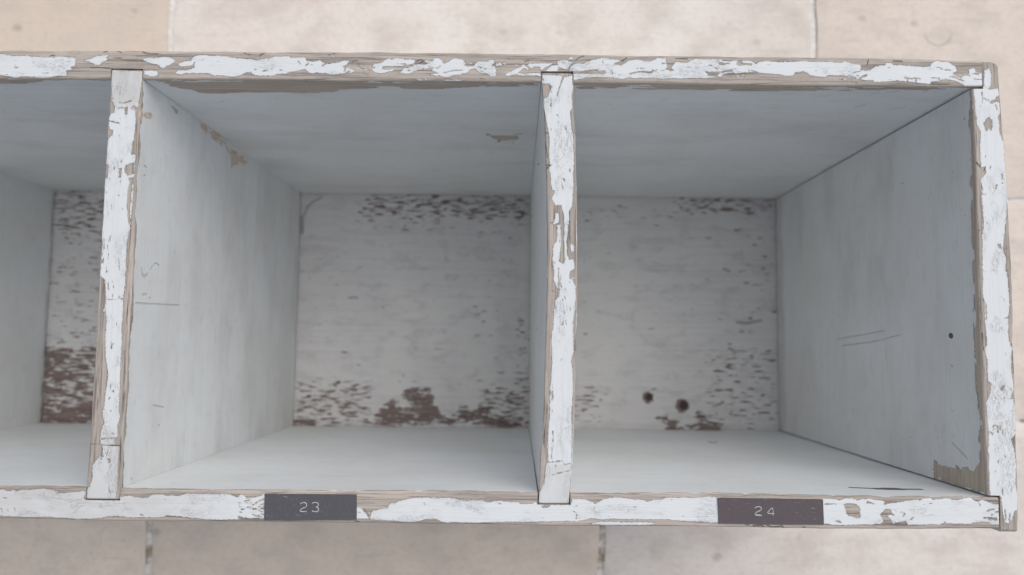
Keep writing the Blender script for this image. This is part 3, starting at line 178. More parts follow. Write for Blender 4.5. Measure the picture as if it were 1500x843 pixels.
def board(name, parent, xs, ys, zs, mat, remove=None, r=.8, deform=None, paint=None, seed=1):
    xs, ys, zs = map(np.asarray, (xs, ys, zs))
    cx, cy, cz = [(a[1:] + a[:-1]) / 2 for a in (xs, ys, zs)]
    occ = np.ones((len(cx), len(cy), len(cz)), bool)
    if remove is not None:
        X, Y, Z = np.meshgrid(cx, cy, cz, indexing='ij'); occ &= ~remove(X, Y, Z)
    quads = lattice(xs, ys, zs, occ)
    dirs = list(quads); allq = np.concatenate([quads[d] for d in dirs])
    used, inv = np.unique(allq, return_inverse=True); inv = inv.reshape(allq.shape)
    ny, nz = len(ys), len(zs)
    V = np.stack([xs[used // (ny * nz)], ys[(used // nz) % ny], zs[used % nz]], 1)
    raw = V.copy()
    lo = np.array([xs[0], ys[0], zs[0]]); hi = np.array([xs[-1], ys[-1], zs[-1]])
    # worn, unevenly rounded arrises
    along = V[:, 0] + V[:, 1] * 1.7
    rr = r * (.55 + .9 * fbm(along / 9, V[:, 2] / 30, seed, 3))[:, None]
    q = np.clip(V, lo + rr, hi - rr); dv = V - q
    L = np.sqrt((dv ** 2).sum(1))[:, None]
    V = q + dv * np.minimum(1, rr / np.maximum(L, 1e-9))
    if deform is not None: V = deform(V, raw)
    # slight hand-planed unevenness
    V = V + .16 * (fbm(V[:, 0] / 37 + V[:, 2] / 51, V[:, 1] / 33 + V[:, 2] / 47, seed + 5, 2)[:, None] - .5)
    nq = len(allq)
    me = bpy.data.meshes.new(name)
    W = V * MM; W[:, 2] += LIFT * MM
    me.vertices.add(len(W)); me.vertices.foreach_set('co', W.ravel())
    me.loops.add(nq * 4); me.loops.foreach_set('vertex_index', inv.ravel().astype(np.int32))
    me.polygons.add(nq)
    me.polygons.foreach_set('loop_start', np.arange(0, nq * 4, 4, dtype=np.int32))
    me.update(calc_edges=True)
    vals = {k: np.zeros((nq, 4), np.float32) for k in ('paint', 'mark', 'flake', 'pale', 'rimface', 'grime', 'ink', 'tan')}
    vals['paint'][:] = 3; vals['mark'][:] = -3; vals['ink'][:] = .62
    pos = 0
    for d in dirs:
        n = len(quads[d])
        if n and paint is not None:
            ids, iv = np.unique(inv[pos:pos + n], return_inverse=True); iv = iv.reshape(n, 4)
            res = paint(d, V[ids], raw[ids])
            if d == (2, 1): vals['rimface'][pos:pos + n] = 1
            if res:
                for k, a in res.items(): vals[k][pos:pos + n] = np.asarray(a, np.float32)[iv]
        pos += n
    for k, a in vals.items():
        at = me.attributes.new(k, 'FLOAT', 'CORNER'); at.data.foreach_set('value', a.ravel())
    me.polygons.foreach_set('use_smooth', np.ones(nq, bool))
    me.set_sharp_from_angle(angle=math.radians(48))
    me.materials.append(mat)
    me.validate()
    o = bpy.data.objects.new(name, me); COL.objects.link(o); o.parent = parent
    return o

# ---------------------------------------------------------------- node helpers
class G:
    def __init__(s, mat):
        mat.use_nodes = True; s.t = mat.node_tree; s.n = s.t.nodes; s.n.clear()
    def add(s, typ, **kw):
        nd = s.n.new(typ)
        for k, v in kw.items(): setattr(nd, k, v)
        return nd
    def link(s, a, b): s.t.links.new(a, b)
    def setin(s, nd, i, v):
        if v is None: return
        if hasattr(v, 'is_output'): s.link(v, nd.inputs[i])
        else: nd.inputs[i].default_value = v
    def math(s, op, a, b=None, c=None, clamp=False):
        nd = s.add('ShaderNodeMath', operation=op, use_clamp=clamp)
        s.setin(nd, 0, a); s.setin(nd, 1, b); s.setin(nd, 2, c); return nd.outputs[0]
    def step(s, v, a, b, lo=0., hi=1.):
        nd = s.add('ShaderNodeMapRange', interpolation_type='SMOOTHSTEP')
        s.setin(nd, 0, v); s.setin(nd, 1, a); s.setin(nd, 2, b); s.setin(nd, 3, lo); s.setin(nd, 4, hi); return nd.outputs[0]
    def mix(s, f, a, b, mode='MIX'):
        nd = s.add('ShaderNodeMix', data_type='RGBA', blend_type=mode)
        s.setin(nd, 0, f); s.setin(nd, 6, a); s.setin(nd, 7, b); return nd.outputs[2]
    def attr(s, name): return s.add('ShaderNodeAttribute', attribute_name=name).outputs['Fac']
    def scaled(s, vec, sc, off=(0, 0, 0)):
        nd = s.add('ShaderNodeMapping'); s.link(vec, nd.inputs[0])
        nd.inputs['Scale'].default_value = sc; nd.inputs['Location'].default_value = off; return nd.outputs[0]
    def noise(s, vec, scale=1., detail=3., rough=.55, dist=0.):
        nd = s.add('ShaderNodeTexNoise'); s.link(vec, nd.inputs['Vector'])
        nd.inputs['Scale'].default_value = scale; nd.inputs['Detail'].default_value = detail
        nd.inputs['Roughness'].default_value = rough; nd.inputs['Distortion'].default_value = dist
        return nd.outputs['Fac']
    def finish(s, col, rough, height=None, dist=.001, strength=1., spec=.35):
        b = s.add('ShaderNodeBsdfPrincipled'); o = s.add('ShaderNodeOutputMaterial')
        s.setin(b, 'Base Color', col); s.setin(b, 'Roughness', rough)
        b.inputs['Specular IOR Level'].default_value = spec
        if height is not None:
            bp = s.add('ShaderNodeBump'); bp.inputs['Strength'].default_value = strength
            bp.inputs['Distance'].default_value = dist
            s.link(height, bp.inputs['Height']); s.link(bp.outputs[0], b.inputs['Normal'])
        s.link(b.outputs[0], o.inputs[0])
def rgb(r, g, b): return (r, g, b, 1.)

def painted_wood(name, along, paint_col, wood_a, wood_b, dark, chalk=.0, off=(0, 0, 0), warm=None, flake_size=(4.2, 1.2), edge=.95):
    """old paint over bare timber; attribute 'paint' is mm inside the paint film"""
    m = bpy.data.materials.new(name); g = G(m)
    co = g.add('ShaderNodeTexCoord').outputs['Object']
    mmc = g.scaled(co, (1000, 1000, 1000), off)
    def stretch(l, w):                         # l mm along the grain, w mm across it
        sc = [1 / w, 1 / w, 1 / w]; sc[along] = 1 / l; return g.scaled(mmc, sc)
    a = g.attr('paint'); mk = g.attr('mark'); fl = g.attr('flake'); pale = g.attr('pale')
    n1 = g.noise(stretch(2.6, 1.3), 1, 3, .6)
    n2 = g.noise(stretch(1.1, .38), 1, 2, .65)
    s = g.math('ADD', a, g.math('ADD', g.math('MULTIPLY', g.math('SUBTRACT', n1 if edge < 2 else g.noise(stretch(7, 1.7), 1, 3, .6, .3), .5), edge), g.math('MULTIPLY', g.math('SUBTRACT', n2, .5), 1.35)))
    film = g.step(s, -.10, .14)
    # scattered flaking governed by 'flake'
    f1 = g.noise(stretch(*flake_size), 1, 2.2, .5, .35)
    f2 = g.math('SUBTRACT', g.math('MULTIPLY_ADD', fl, .34, .245), f1)
    flaked = g.math('MULTIPLY', g.step(f2, -.012, .03), g.step(fl, .01, .04))
    film = g.math('MULTIPLY', film, g.math('SUBTRACT', 1., flaked))
    # bare timber
    gr = g.noise(stretch(34, .85), 1, 5, .7, .5)
    gr2 = g.noise(stretch(90, 3.2), 1, 3, .6, .8)
    wood = g.mix(g.step(gr2, .3, .7), wood_a, wood_b)
    wood = g.mix(g.step(gr, .49, .64, 0, .78), wood, dark)
    wood = g.mix(g.step(g.noise(stretch(14, 7), 1, 3, .6), .5, .75, 0, .5), wood, rgb(.34, .325, .305))
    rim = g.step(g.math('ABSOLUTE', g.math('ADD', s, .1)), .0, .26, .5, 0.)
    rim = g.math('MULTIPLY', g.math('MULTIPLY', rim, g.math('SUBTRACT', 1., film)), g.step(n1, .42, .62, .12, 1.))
    wood = g.mix(g.attr('tan'), wood, g.mix(gr, rgb(.74, .61, .49), rgb(.60, .47, .37)))
    wood = g.mix(rim, wood, rgb(.10, .085, .075))  # dark line beside flake edges: lodged dirt plus painted shadow of the film's thickness
    # paint film
    b1 = g.noise(stretch(60, 60), 1, 4, .6); b2 = g.noise(stretch(45, .9), 1, 3, .6, .2); b3 = g.noise(stretch(9, 5), 1, 4, .65); b4 = g.noise(stretch(1.6, .8), 1, 3, .7)
    pc = g.mix(g.step(b1, .38, .66, 0, .85), paint_col, warm or rgb(.74, .75, .74))
    pc = g.mix(g.math('MULTIPLY', g.attr('rimface'), .7), pc, rgb(.66, .69, .71))
    if edge > 2: pc = g.mix(g.step(g.noise(stretch(75, 2.6), 1, 4, .65, .3), .44, .72, 0, .24), pc, rgb(.40, .35, .32))
    pc = g.mix(g.step(b2, .42, .75, 0, .13), pc, rgb(.42, .42, .42))
    pc = g.mix(g.step(b3, .52, .8, 0, .30), pc, rgb(.5, .48, .46))
    pc = g.mix(g.math('MULTIPLY', pale, .8), pc, rgb(.70, .69, .67))
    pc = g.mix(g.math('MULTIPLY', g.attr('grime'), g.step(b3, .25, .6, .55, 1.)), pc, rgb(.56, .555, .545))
    pc = g.mix(g.step(b4, .62, .78, 0, .30), pc, rgb(.40, .39, .385))
    # hairline cracks and pin specks
    hc = g.noise(stretch(3.2, .9), 1, 4, .7, .5)
    hair = g.math('MULTIPLY', g.step(g.math('ABSOLUTE', g.math('SUBTRACT', hc, .5)), .0, .016, 1, 0), g.step(g.noise(stretch(16, 9), 1, 2), .50, .62))
    hair = g.math('MULTIPLY', hair, g.step(g.attr('rimface'), 0., 1., .10, .75))
    pc = g.mix(hair, pc, rgb(.16, .15, .15))
    vo = g.add('ShaderNodeTexVoronoi'); g.link(stretch(9, 7), vo.inputs['Vector']); vo.inputs['Scale'].default_value = 1
    speck = g.math('MULTIPLY', g.step(vo.outputs['Distance'], .03, .06, 1, 0), g.step(g.noise(stretch(30, 22), 1, 2), .56, .62))
    pc = g.mix(g.math('MULTIPLY', speck, .7), pc, rgb(.12, .11, .11))
    col = g.mix(film, wood, pc)
    ms = g.math('ADD', mk, g.math('MULTIPLY', g.math('SUBTRACT', n2, .5), .35))
    mf = g.step(ms, -.12, .1)
    col = g.mix(g.math('MULTIPLY', mf, g.attr('ink')), col, rgb(.06, .047, .04))
    h = g.math('MULTIPLY', film, .42)
    h = g.math('ADD', h, g.math('MULTIPLY', g.math('MULTIPLY', gr, g.math('SUBTRACT', 1., film)), .35))
    h = g.math('ADD', h, g.math('MULTIPLY', b2, .10 + chalk))
    h = g.math('ADD', h, g.math('MULTIPLY', g.noise(stretch(2.2, 1.4), 1, 3), .07))
    h = g.math('SUBTRACT', h, g.math('MULTIPLY', mf, .35))
    h = g.math('SUBTRACT', h, g.math('MULTIPLY', hair, .08))
    ro = g.math('ADD', g.math('MULTIPLY', film, -.28), .86)
    g.finish(col, ro, h, .001, 1., .3)
    return m

PAINT = rgb(.785, .81, .82)
PAINT_IN = rgb(.66, .70, .74)
WOOD_A, WOOD_B, WOOD_D = rgb(.53, .47, .415), rgb(.38, .335, .30), rgb(.15, .125, .11)
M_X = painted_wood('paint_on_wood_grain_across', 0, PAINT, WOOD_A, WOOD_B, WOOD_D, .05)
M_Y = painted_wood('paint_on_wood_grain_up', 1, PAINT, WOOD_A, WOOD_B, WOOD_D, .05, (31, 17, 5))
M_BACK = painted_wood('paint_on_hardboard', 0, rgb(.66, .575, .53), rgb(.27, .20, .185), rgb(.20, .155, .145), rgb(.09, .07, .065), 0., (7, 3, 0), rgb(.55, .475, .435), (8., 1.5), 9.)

# ---------------------------------------------------------------- the cabinet
cab = bpy.data.objects.new('pigeonhole_cabinet', None); COL.objects.link(cab)
cab.location = (0, 0, 0)
cab['label'] = 'weathered white wooden pigeonhole cabinet with peeling paint, lying open side up on stone paving'
cab['category'] = 'cabinet'

XR = DIM['xr_t']; GAP = .5
DIV = [(DIM['d1l'], DIM['d1r'], DIM['n1t'], DIM['n1b'], 'd1'), (DIM['d2l'], DIM['d2r'], DIM['n2t'], DIM['n2b'], 'd2'),
       (DIM['d0r'] - 13.2, DIM['d0r'], 174.2, -4.6, None), (DIM['d0r'] - 196.7, DIM['d0r'] - 183.5, 174.2, -4.6, None), ]
ZS = depth_lines()
def xshift(key, X, Y, u):
    return 0
def fade(z): return np.clip(1 + z / DEPTH, 0, 1)

def long_board_x():
    a = graded(XL, -440, 5, hi=False); b = np.concatenate([np.arange(-440, -250, 2.5), np.arange(-250, 172.1, .45)]); c = [XR - .9, XR - .55, XR - .25, XR]
    xs = np.unique(np.concatenate([a, b, c]))
    ex = []
    for l, r, t, bt, k in DIV: ex += [l - .16, r + .2]
    return with_lines(xs, ex)
def notch_shift(V, raw, top):
    """dividers lean a little at the rim: their housings follow them"""
    for l, r, t, bt, k in DIV:
        if not k: continue
        y = t if top else bt
        cx = (l + r) / 2; w = (r - l) / 2
        dx = raw[:, 0] - cx
        f = np.clip((26 - np.abs(dx)) / (26 - w - 1), 0, 1)
        left = prof(k + 'l', y); right = prof(k + 'r', y)
        o = np.where(dx < 0, left, right)
        inner = np.clip((dx + w) / (2 * w), 0, 1)
        o = left + (right - left) * inner
        V[:, 0] += o * f * fade(raw[:, 2])
    return V
def rimface(d, n): return np.full(n, 1. if d == (2, 1) else 0.)

def worn_front(V, raw, w, seed, amp=1.6):
    """bare strip along the rim arris of a side face"""
    t = V[:, 0] + V[:, 1]
    return -raw[:, 2] - (w + amp * (fbm(t / 7, t * 0, seed, 3) - .5) * 2)

# --- top board
ys_top = graded(YT, YTO, .42)
def top_remove(X, Y, Z):
    k = np.zeros(X.shape, bool)
    for l, r, t, bt, _ in DIV: k |= (X > l - .16) & (X < r + .2) & (Y < t + .35)
    return k
def top_deform(V, raw):
    u = (raw[:, 1] - YT) / (YTO - YT)
    x = raw[:, 0]
    rag = (fbm(x / 14, x * 0, 41, 4) - .5) * .7
    V[:, 1] += ((1 - u) * (prof('ti', x)) + u * (prof('to', x) + rag)) * fade(raw[:, 2])
    return notch_shift(V, raw, True)
def top_paint(d, V, raw):
    n = len(V)
    if d == (2, 1):
        P = V[:, :2]
        f = carve(union(P, DATA['TOP_PAINT']), P, [], DATA['TOP_CRACK'])
        off = P[:, 0] < -250
        f[off] = (np.minimum(P[off, 1] - 172, 180 - P[off, 1]) + 3 * (fbm(P[off, 0] / 9, P[off, 1] / 3, 3) - .5))
        return dict(paint=f, mark=lines(P, DATA['TOP_MARK']), flake=.16 * np.ones(n))
    if d == (1, -1):
        P = V[:, [0, 2]]
        f = worn_front(V, raw, 1.4, 8)
        f = np.minimum(f, 3); f = np.minimum(f, -union(P, DATA['TOPIN_BARE'], -8, 8) + 5 * (fbm(P[:, 0] / 16, P[:, 1] / 2.2, 71, 3) - .5))
        return dict(paint=f, mark=lines(P, DATA['TOPIN_MARK']), ink=ink_in(P, DATA['TOPIN_MARK']), tan=.35 * (f < 3), grime=smear(P[:, 0], P[:, 1], 60, 18, 81), flake=.0 * np.ones(n))
    return dict(paint=worn_front(V, raw, 3, 9), flake=.12 * np.ones(n))
xs_long = long_board_x()
board('top_board', cab, xs_long, with_lines(ys_top, [DIM['n1t'] + .35, DIM['n2t'] + .35, 174.55]), ZS, M_X, top_remove, .9, top_deform, top_paint, 2)

# --- bottom board
ys_bot = graded(YBO, YB, .42)
def bot_remove(X, Y, Z):
    k = np.zeros(X.shape, bool)
    for l, r, t, bt, _ in DIV: k |= (X > l - .16) & (X < r + .2) & (Y > bt - .12)
    return k
def bot_deform(V, raw):
    u = (raw[:, 1] - YBO) / (YB - YBO)
    x = raw[:, 0]
    rag = (fbm(x / 14, x * 0, 43, 4) - .5) * .5
    V[:, 1] += ((1 - u) * (prof('bo', x) + rag) + u * prof('bi', x)) * fade(raw[:, 2])
    return notch_shift(V, raw, False)
def bot_paint(d, V, raw):
    n = len(V)
    if d == (2, 1):
        P = V[:, :2]
        f = carve(union(P, DATA['BOT_PAINT']), P, DATA['BOT_HOLE'], DATA['BOT_CRACK'])
        off = P[:, 0] < -250
        f[off] = (np.minimum(P[off, 1] + 12.4, -1.5 - P[off, 1]) + 2 * (fbm(P[off, 0] / 9, P[off, 1] / 3, 3) - .5))
        fl = np.where((P[:, 0] > -137) & (P[:, 0] < -122), .5, .12)
        return dict(paint=f, mark=lines(P, DATA['BOT_MARK']), flake=fl, grime=np.clip((-128 - P[:, 0]) / 60, 0, .75))
    if d == (1, 1):
        P = V[:, [0, 2]]
        return dict(paint=np.minimum(worn_front(V, raw, 1.2, 18), 3), mark=lines(P, DATA['BOTIN_MARK']), ink=ink_in(P, DATA['BOTIN_MARK']), grime=.45 * smear(P[:, 0], P[:, 1], 70, 20, 82), flake=0 * np.ones(n))
    return dict(paint=worn_front(V, raw, 3, 19), flake=.12 * np.ones(n))
board('bottom_board', cab, xs_long, with_lines(ys_bot, [DIM['n1b'] - .12, DIM['n2b'] - .12, -4.85]), ZS, M_X, bot_remove, .9, bot_deform, bot_paint, 3)

# --- dividers
def make_divider(l, r, t, bt, key, seed):
    xs = graded(l, r, .42); ys = graded(bt, t, .5) if key else graded(bt, t, 2.5)
    def deform(V, raw):
        u = (raw[:, 0] - l) / (r - l); y = raw[:, 1]
        rag = (fbm(y / 13, y * 0, seed, 4) - .5) * .6
        if key: V[:, 0] += ((1 - u) * (prof(key + 'l', y) + rag) + u * (prof(key + 'r', y) - rag)) * fade(raw[:, 2])
        return V
    def paint(d, V, raw):
        n = len(V)
        if d == (2, 1):
            P = V[:, :2]
            if not key: return dict(paint=np.minimum(P[:, 0] - l - 2, r - 2 - P[:, 0]))
            K = key.upper()
            f = carve(union(P, DATA[K + '_PAINT']), P, DATA[K + '_HOLE'], DATA[K + '_CRACK'])
            gm = np.maximum(np.clip((26 - P[:, 1]) / 8, 0, .6), np.clip((P[:, 1] - 155) / 5, 0, 1)) if key == 'd1' else np.clip((12 - P[:, 1]) / 2, 0, .6)
            return dict(paint=f, mark=lines(P, DATA[K + '_MARK']), flake=.16 * np.ones(n), grime=gm)
        P = V[:, [1, 2]]
        if d == (0, 1):
            f = np.minimum(worn_front(V, raw, 1.6 if key == 'd1' else .8, seed + 3), 3)
            if key == 'd1':
                f = np.minimum(f, -union(P, DATA['D1R_BARE'], -6, 6) + 3 * (fbm(P[:, 0] / 5, P[:, 1] / 4, 72, 3) - .5))
                return dict(paint=f, tan=(union(P, DATA['D1R_BARE'], -6, 6) > -3) * 1., mark=lines(P, DATA['D1R_MARK']), ink=ink_in(P, DATA['D1R_MARK']), grime=smear(P[:, 1], P[:, 0], 13, 46, 83))
            return dict(paint=f)
        if d == (0, -1):
            f = np.minimum(worn_front(V, raw, 1.2, seed + 4), 3)
            return dict(paint=f, mark=lines(P, DATA['D2L_MARK']) if key == 'd2' else -3 * np.ones(n))
        return dict(paint=-1 * np.ones(n))
    return board('divider', cab, xs, ys, ZS, M_Y, None, .8, deform, paint, seed)
for i, dv in enumerate(DIV[:3]): make_divider(*dv, 50 + 7 * i)

# --- end panels, rabbeted over the ends of the long boards
def make_end(right):
    el, eo = DIM['el'], DIM['eo']
    if right: xs = with_lines(graded(el, eo, .42), [XR + .38])
    else: xs = with_lines(graded(XL - 8, XL + 4.8, 1.5), [XL - .3])
    y0, y1 = YBO - .6, YTO - 1.2
    ys = with_lines(graded(y0, y1, .5 if right else 2.5), [YT - .75, YB + .85])
    def remove(X, Y, Z):
        k = (Y > YT - .75) | (Y < YB + .85)
        return k & ((X < XR + .38) if right else (X > XL - .3))
    def deform(V, raw):
        if not right: return V
        u = (raw[:, 0] - el) / (eo - el); y = raw[:, 1]
        rag = (fbm(y / 11, y * 0, 77, 4) - .5) * .7
        V[:, 0] += ((1 - u) * prof('el', y) + u * (prof('eo', y) + rag)) * fade(raw[:, 2])
        for cyv, R_, s in ((y1, 6.5, 1), (y0, 3.0, -1)):     # knocked-off outer corners
            c = np.array([eo - R_, cyv - s * R_])
            dx = V[:, 0] - c[0]; dy = (V[:, 1] - c[1]) * s
            k = (dx > 0) & (dy > 0); L = np.sqrt(dx * dx + dy * dy)
            sc = np.where(k & (L > R_), R_ / np.maximum(L, 1e-6), 1.)
            sc = 1 + (sc - 1) * np.clip(1 + raw[:, 2] / 120, .25, 1)
            V[:, 0] = np.where(k, c[0] + dx * sc, V[:, 0]); V[:, 1] = np.where(k, c[1] + s * dy * sc, V[:, 1])
        return V
    def paint(d, V, raw):
        n = len(V)
        if not right: return dict(paint=worn_front(V, raw, 2, 5))
        if d == (2, 1):
            P = V[:, :2]
            f = carve(union(P, DATA['E_PAINT']), P, DATA['E_HOLE'], DATA['E_CRACK'])
            return dict(paint=f, mark=lines(P, DATA['E_MARK']), flake=.12 * np.ones(n))
        P = V[:, [1, 2]]
        if d == (0, -1):
            f = np.minimum(worn_front(V, raw, 1.2, 31), 3)
            f = np.minimum(f, -union(P, DATA['END_BARE'], -6, 6) + 2.4 * (fbm(P[:, 0] / 5, P[:, 1] / 3, 73, 3) - .5))
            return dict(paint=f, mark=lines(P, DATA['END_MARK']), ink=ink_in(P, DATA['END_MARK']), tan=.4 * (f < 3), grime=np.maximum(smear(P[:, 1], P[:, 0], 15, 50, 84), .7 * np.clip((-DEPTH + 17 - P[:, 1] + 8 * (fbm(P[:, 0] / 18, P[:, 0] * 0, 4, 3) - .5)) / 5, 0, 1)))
        return dict(paint=worn_front(V, raw, 3.5, 33), flake=.12 * np.ones(n))
    return board('end_panel', cab, xs, ys, ZS, M_Y, remove, .9, deform, paint, 90 if right else 95)
make_end(True); make_end(False)

# --- back panel
def make_back():
    xs = np.unique(np.concatenate([np.arange(XL, -430, 6), np.arange(-430, DIM['eo'] - 1, 1.25)]))
    ys = np.arange(YBO + 1, YTO - 1, 1.25); zs = np.array([-DEPTH - BACK_T - .6, -DEPTH - BACK_T * .5, -DEPTH - 1.2])
    def deform(V, raw):
        for x, y, r in DATA['BK_HOLE']:
            d = np.sqrt((V[:, 0] - x) ** 2 + (V[:, 1] - y) ** 2)
            V[:, 2] -= np.where(raw[:, 2] > -DEPTH - 1, np.clip((r - d) / 1.2, 0, 1) * 4.6, 0)
        return V
    def paint(d, V, raw):
        n = len(V); P = V[:, :2]
        if d != (2, 1): return dict(paint=-3 * np.ones(n))
        f = np.minimum(-union(P, DATA['BK_BARE'], -6, 6), 3); f = np.maximum(f, -.8)
        fl = np.zeros(n)
        for x0, y0, x1, y1, w in DATA['BK_FLAKE']:
            a, b = min(x0, x1), max(x0, x1); c, e = min(y0, y1), max(y0, y1)
            s = np.minimum(np.minimum(P[:, 0] - a, b - P[:, 0]) / 9, np.minimum(P[:, 1] - c, e - P[:, 1]) / 7)
            fl = np.maximum(fl, (w * 1.12 + .02) * np.clip(s + .75 + .9 * (fbm(P[:, 0] / 12, P[:, 1] / 7, 21, 2) - .5), 0, 1))
        off = P[:, 0] < -245
        fl[off] = np.maximum(fl[off], .35)
        for x, y, r in DATA['BK_HOLE']:      # paint broken away round the two bored holes
            dd = np.sqrt((P[:, 0] - x) ** 2 + (P[:, 1] - y) ** 2)
            f = np.minimum(f, np.maximum((dd - r - .6) * 1.6, -3))
        mk = lines(P, DATA['BK_MARK'])
        ik = np.full(n, .42)
        for x, y, r in DATA['BK_HOLE']:
            ik = np.where((P[:, 0] - x) ** 2 + (P[:, 1] - y) ** 2 < (r + 2) ** 2, .95, ik)
            mk = np.maximum(mk, r * .72 - np.sqrt((P[:, 0] - x - .9) ** 2 + (P[:, 1] - y - .3) ** 2))
        pl = np.zeros(n)
        for x, y, w, h in DATA['BK_PALE']:
            q = ((P[:, 0] - x) / w) ** 2 + ((P[:, 1] - y) / h) ** 2
            pl = np.maximum(pl, .55 * np.clip(1.6 - q * 1.3 + .8 * (fbm(P[:, 0] / 9, P[:, 1] / 14, 5, 2) - .5), 0, 1))
        return dict(paint=f, flake=fl, mark=mk, pale=pl, ink=ik)
    return board('back_panel', cab, xs, ys, zs, M_BACK, None, .3, deform, paint, 61)
make_back()

# --- embossed plastic label tapes with their numbers
def tape_mat(name, col):
    m = bpy.data.materials.new(name); g = G(m)
    co = g.scaled(g.add('ShaderNodeTexCoord').outputs['Object'], (1000, 1000, 1000))
    n = g.noise(co, .9, 4, .65); sc = g.noise(g.scaled(co, (.35, 2.2, 1)), 1, 3, .7)
    c = g.mix(g.step(n, .45, .75, 0, .35), col, rgb(*[min(1, v * 1.7) for v in col[:3]]))
    c = g.mix(g.math('MULTIPLY', g.step(sc, .62, .7), g.step(g.noise(co, .18, 2), .5, .6)), c, rgb(.30, .29, .30))
    sp = g.noise(co, 2.4, 3, .7)
    c = g.mix(g.step(sp, .70, .76, 0, .7), c, rgb(.42, .40, .38))
    g.finish(c, g.step(n, .3, .7, .45, .65), g.math('ADD', g.math('MULTIPLY', n, .12), g.math('MULTIPLY', sp, .05)), .001, .8, .4)
    return m
M_T = {'23': tape_mat('grey_tape', rgb(.085, .083, .094)), '24': tape_mat('plum_tape', rgb(.088, .074, .081))}
M_NUM = bpy.data.materials.new('embossed_white'); g_ = G(M_NUM)
g_.finish(g_.mix(g_.step(g_.noise(g_.scaled(g_.add('ShaderNodeTexCoord').outputs['Object'], (1000,) * 3), 3.2, 3, .7), .42, .62), rgb(.56, .55, .56), rgb(.26, .25, .26)), .6)

def raw_mesh(name, V, F, mat, parent, smooth=False):
    me = bpy.data.meshes.new(name)
    me.from_pydata([(x * MM, y * MM, (z + LIFT) * MM) for x, y, z in V], [], F); me.update()
    if smooth: me.polygons.foreach_set('use_smooth', np.ones(len(F), bool))
    me.materials.append(mat)
    o = bpy.data.objects.new(name, me); COL.objects.link(o); o.parent = parent; return o
def stroke(pts, w, h, z0, V, F):
    """a raised rib of half-round section along a polyline"""
    pts = np.asarray(pts, float)
    # round the polyline off with Chaikin cuts
    for _ in range(2):
        q = [pts[0]]
        for a, b in zip(pts[:-1], pts[1:]): q += [a * .75 + b * .25, a * .25 + b * .75]
        q.append(pts[-1]); pts = np.array(q)
    prof_ = [(-1, 0), (-.75, .7), (0, 1), (.75, .7), (1, 0)]
    base = len(V); n = len(pts)
    for i, p in enumerate(pts):
        t = pts[min(i + 1, n - 1)] - pts[max(i - 1, 0)]; t = t / max(np.hypot(*t), 1e-6); nn = np.array([-t[1], t[0]])
        for a, b in prof_:
            V.append((p[0] + nn[0] * a * w / 2, p[1] + nn[1] * a * w / 2, z0 + h * b))
    for i in range(n - 1):
        for k in range(4):
            a = base + i * 5 + k; F.append((a, a + 5, a + 6, a + 1))
    F.append(tuple(base + k for k in range(5))); F.append(tuple(base + (n - 1) * 5 + k for k in (4, 3, 2, 1, 0)))
for num, quad, strokes in DATA['TAPES']:
    q = np.array(quad)                        # tl tr br bl
    nu, nv = 90, 26
    V = []; F = []
    zf = lambda u, v: .42 + .10 * float(fbm(u * 9, v * 2, 3 if num == '23' else 8, 2)) + .10 * max(0, abs(v - .5) * 2 - .8)
    def pt(u, v): return (q[0] * (1 - u) + q[1] * u) * (1 - v) + (q[3] * (1 - u) + q[2] * u) * v
    for j in range(nv + 1):
        for i in range(nu + 1):
            u, v = i / nu, j / nv; x, y = pt(u, v)
            e = .10 * (float(fbm(u * 30, v * 8, 12, 2)) - .5)
            V.append((x + (e if i in (0, nu) else 0), y + (e if j in (0, nv) else 0), zf(u, v)))
    I = lambda i, j: j * (nu + 1) + i
    for j in range(nv):
        for i in range(nu): F.append((I(i, j), I(i, j + 1), I(i + 1, j + 1), I(i + 1, j)))
    ring = [I(i, 0) for i in range(nu + 1)] + [I(nu, j) for j in range(1, nv + 1)] + [I(i, nv) for i in range(nu - 1, -1, -1)] + [I(0, j) for j in range(nv - 1, 0, -1)]
    b0 = len(V)
    for k in ring: x, y, z = V[k]; V.append((x, y, -.5))
    for k in range(len(ring)):
        k2 = (k + 1) % len(ring); F.append((ring[k], ring[k2], b0 + k2, b0 + k))
    tp = raw_mesh('label_tape', V, F, M_T[num], cab, False)
    tp['label'] = ('dark grey' if num == '23' else 'plum grey') + ' embossed label tape reading ' + num
    for st in strokes:
        V = []; F = []
        stroke(st, .42, .34, .44, V, F)
        if len(st) == 9 and st[-1][1] < st[0][1] - 1.5:      # flattened, whitened foot of the 2
            a, b = np.array(st[-2]), np.array(st[-1])
            stroke([a + (.15, .22), b + (-.25, .10)], .5, .3, .44, V, F)
        raw_mesh('digit', V, F, M_NUM, tp, True)

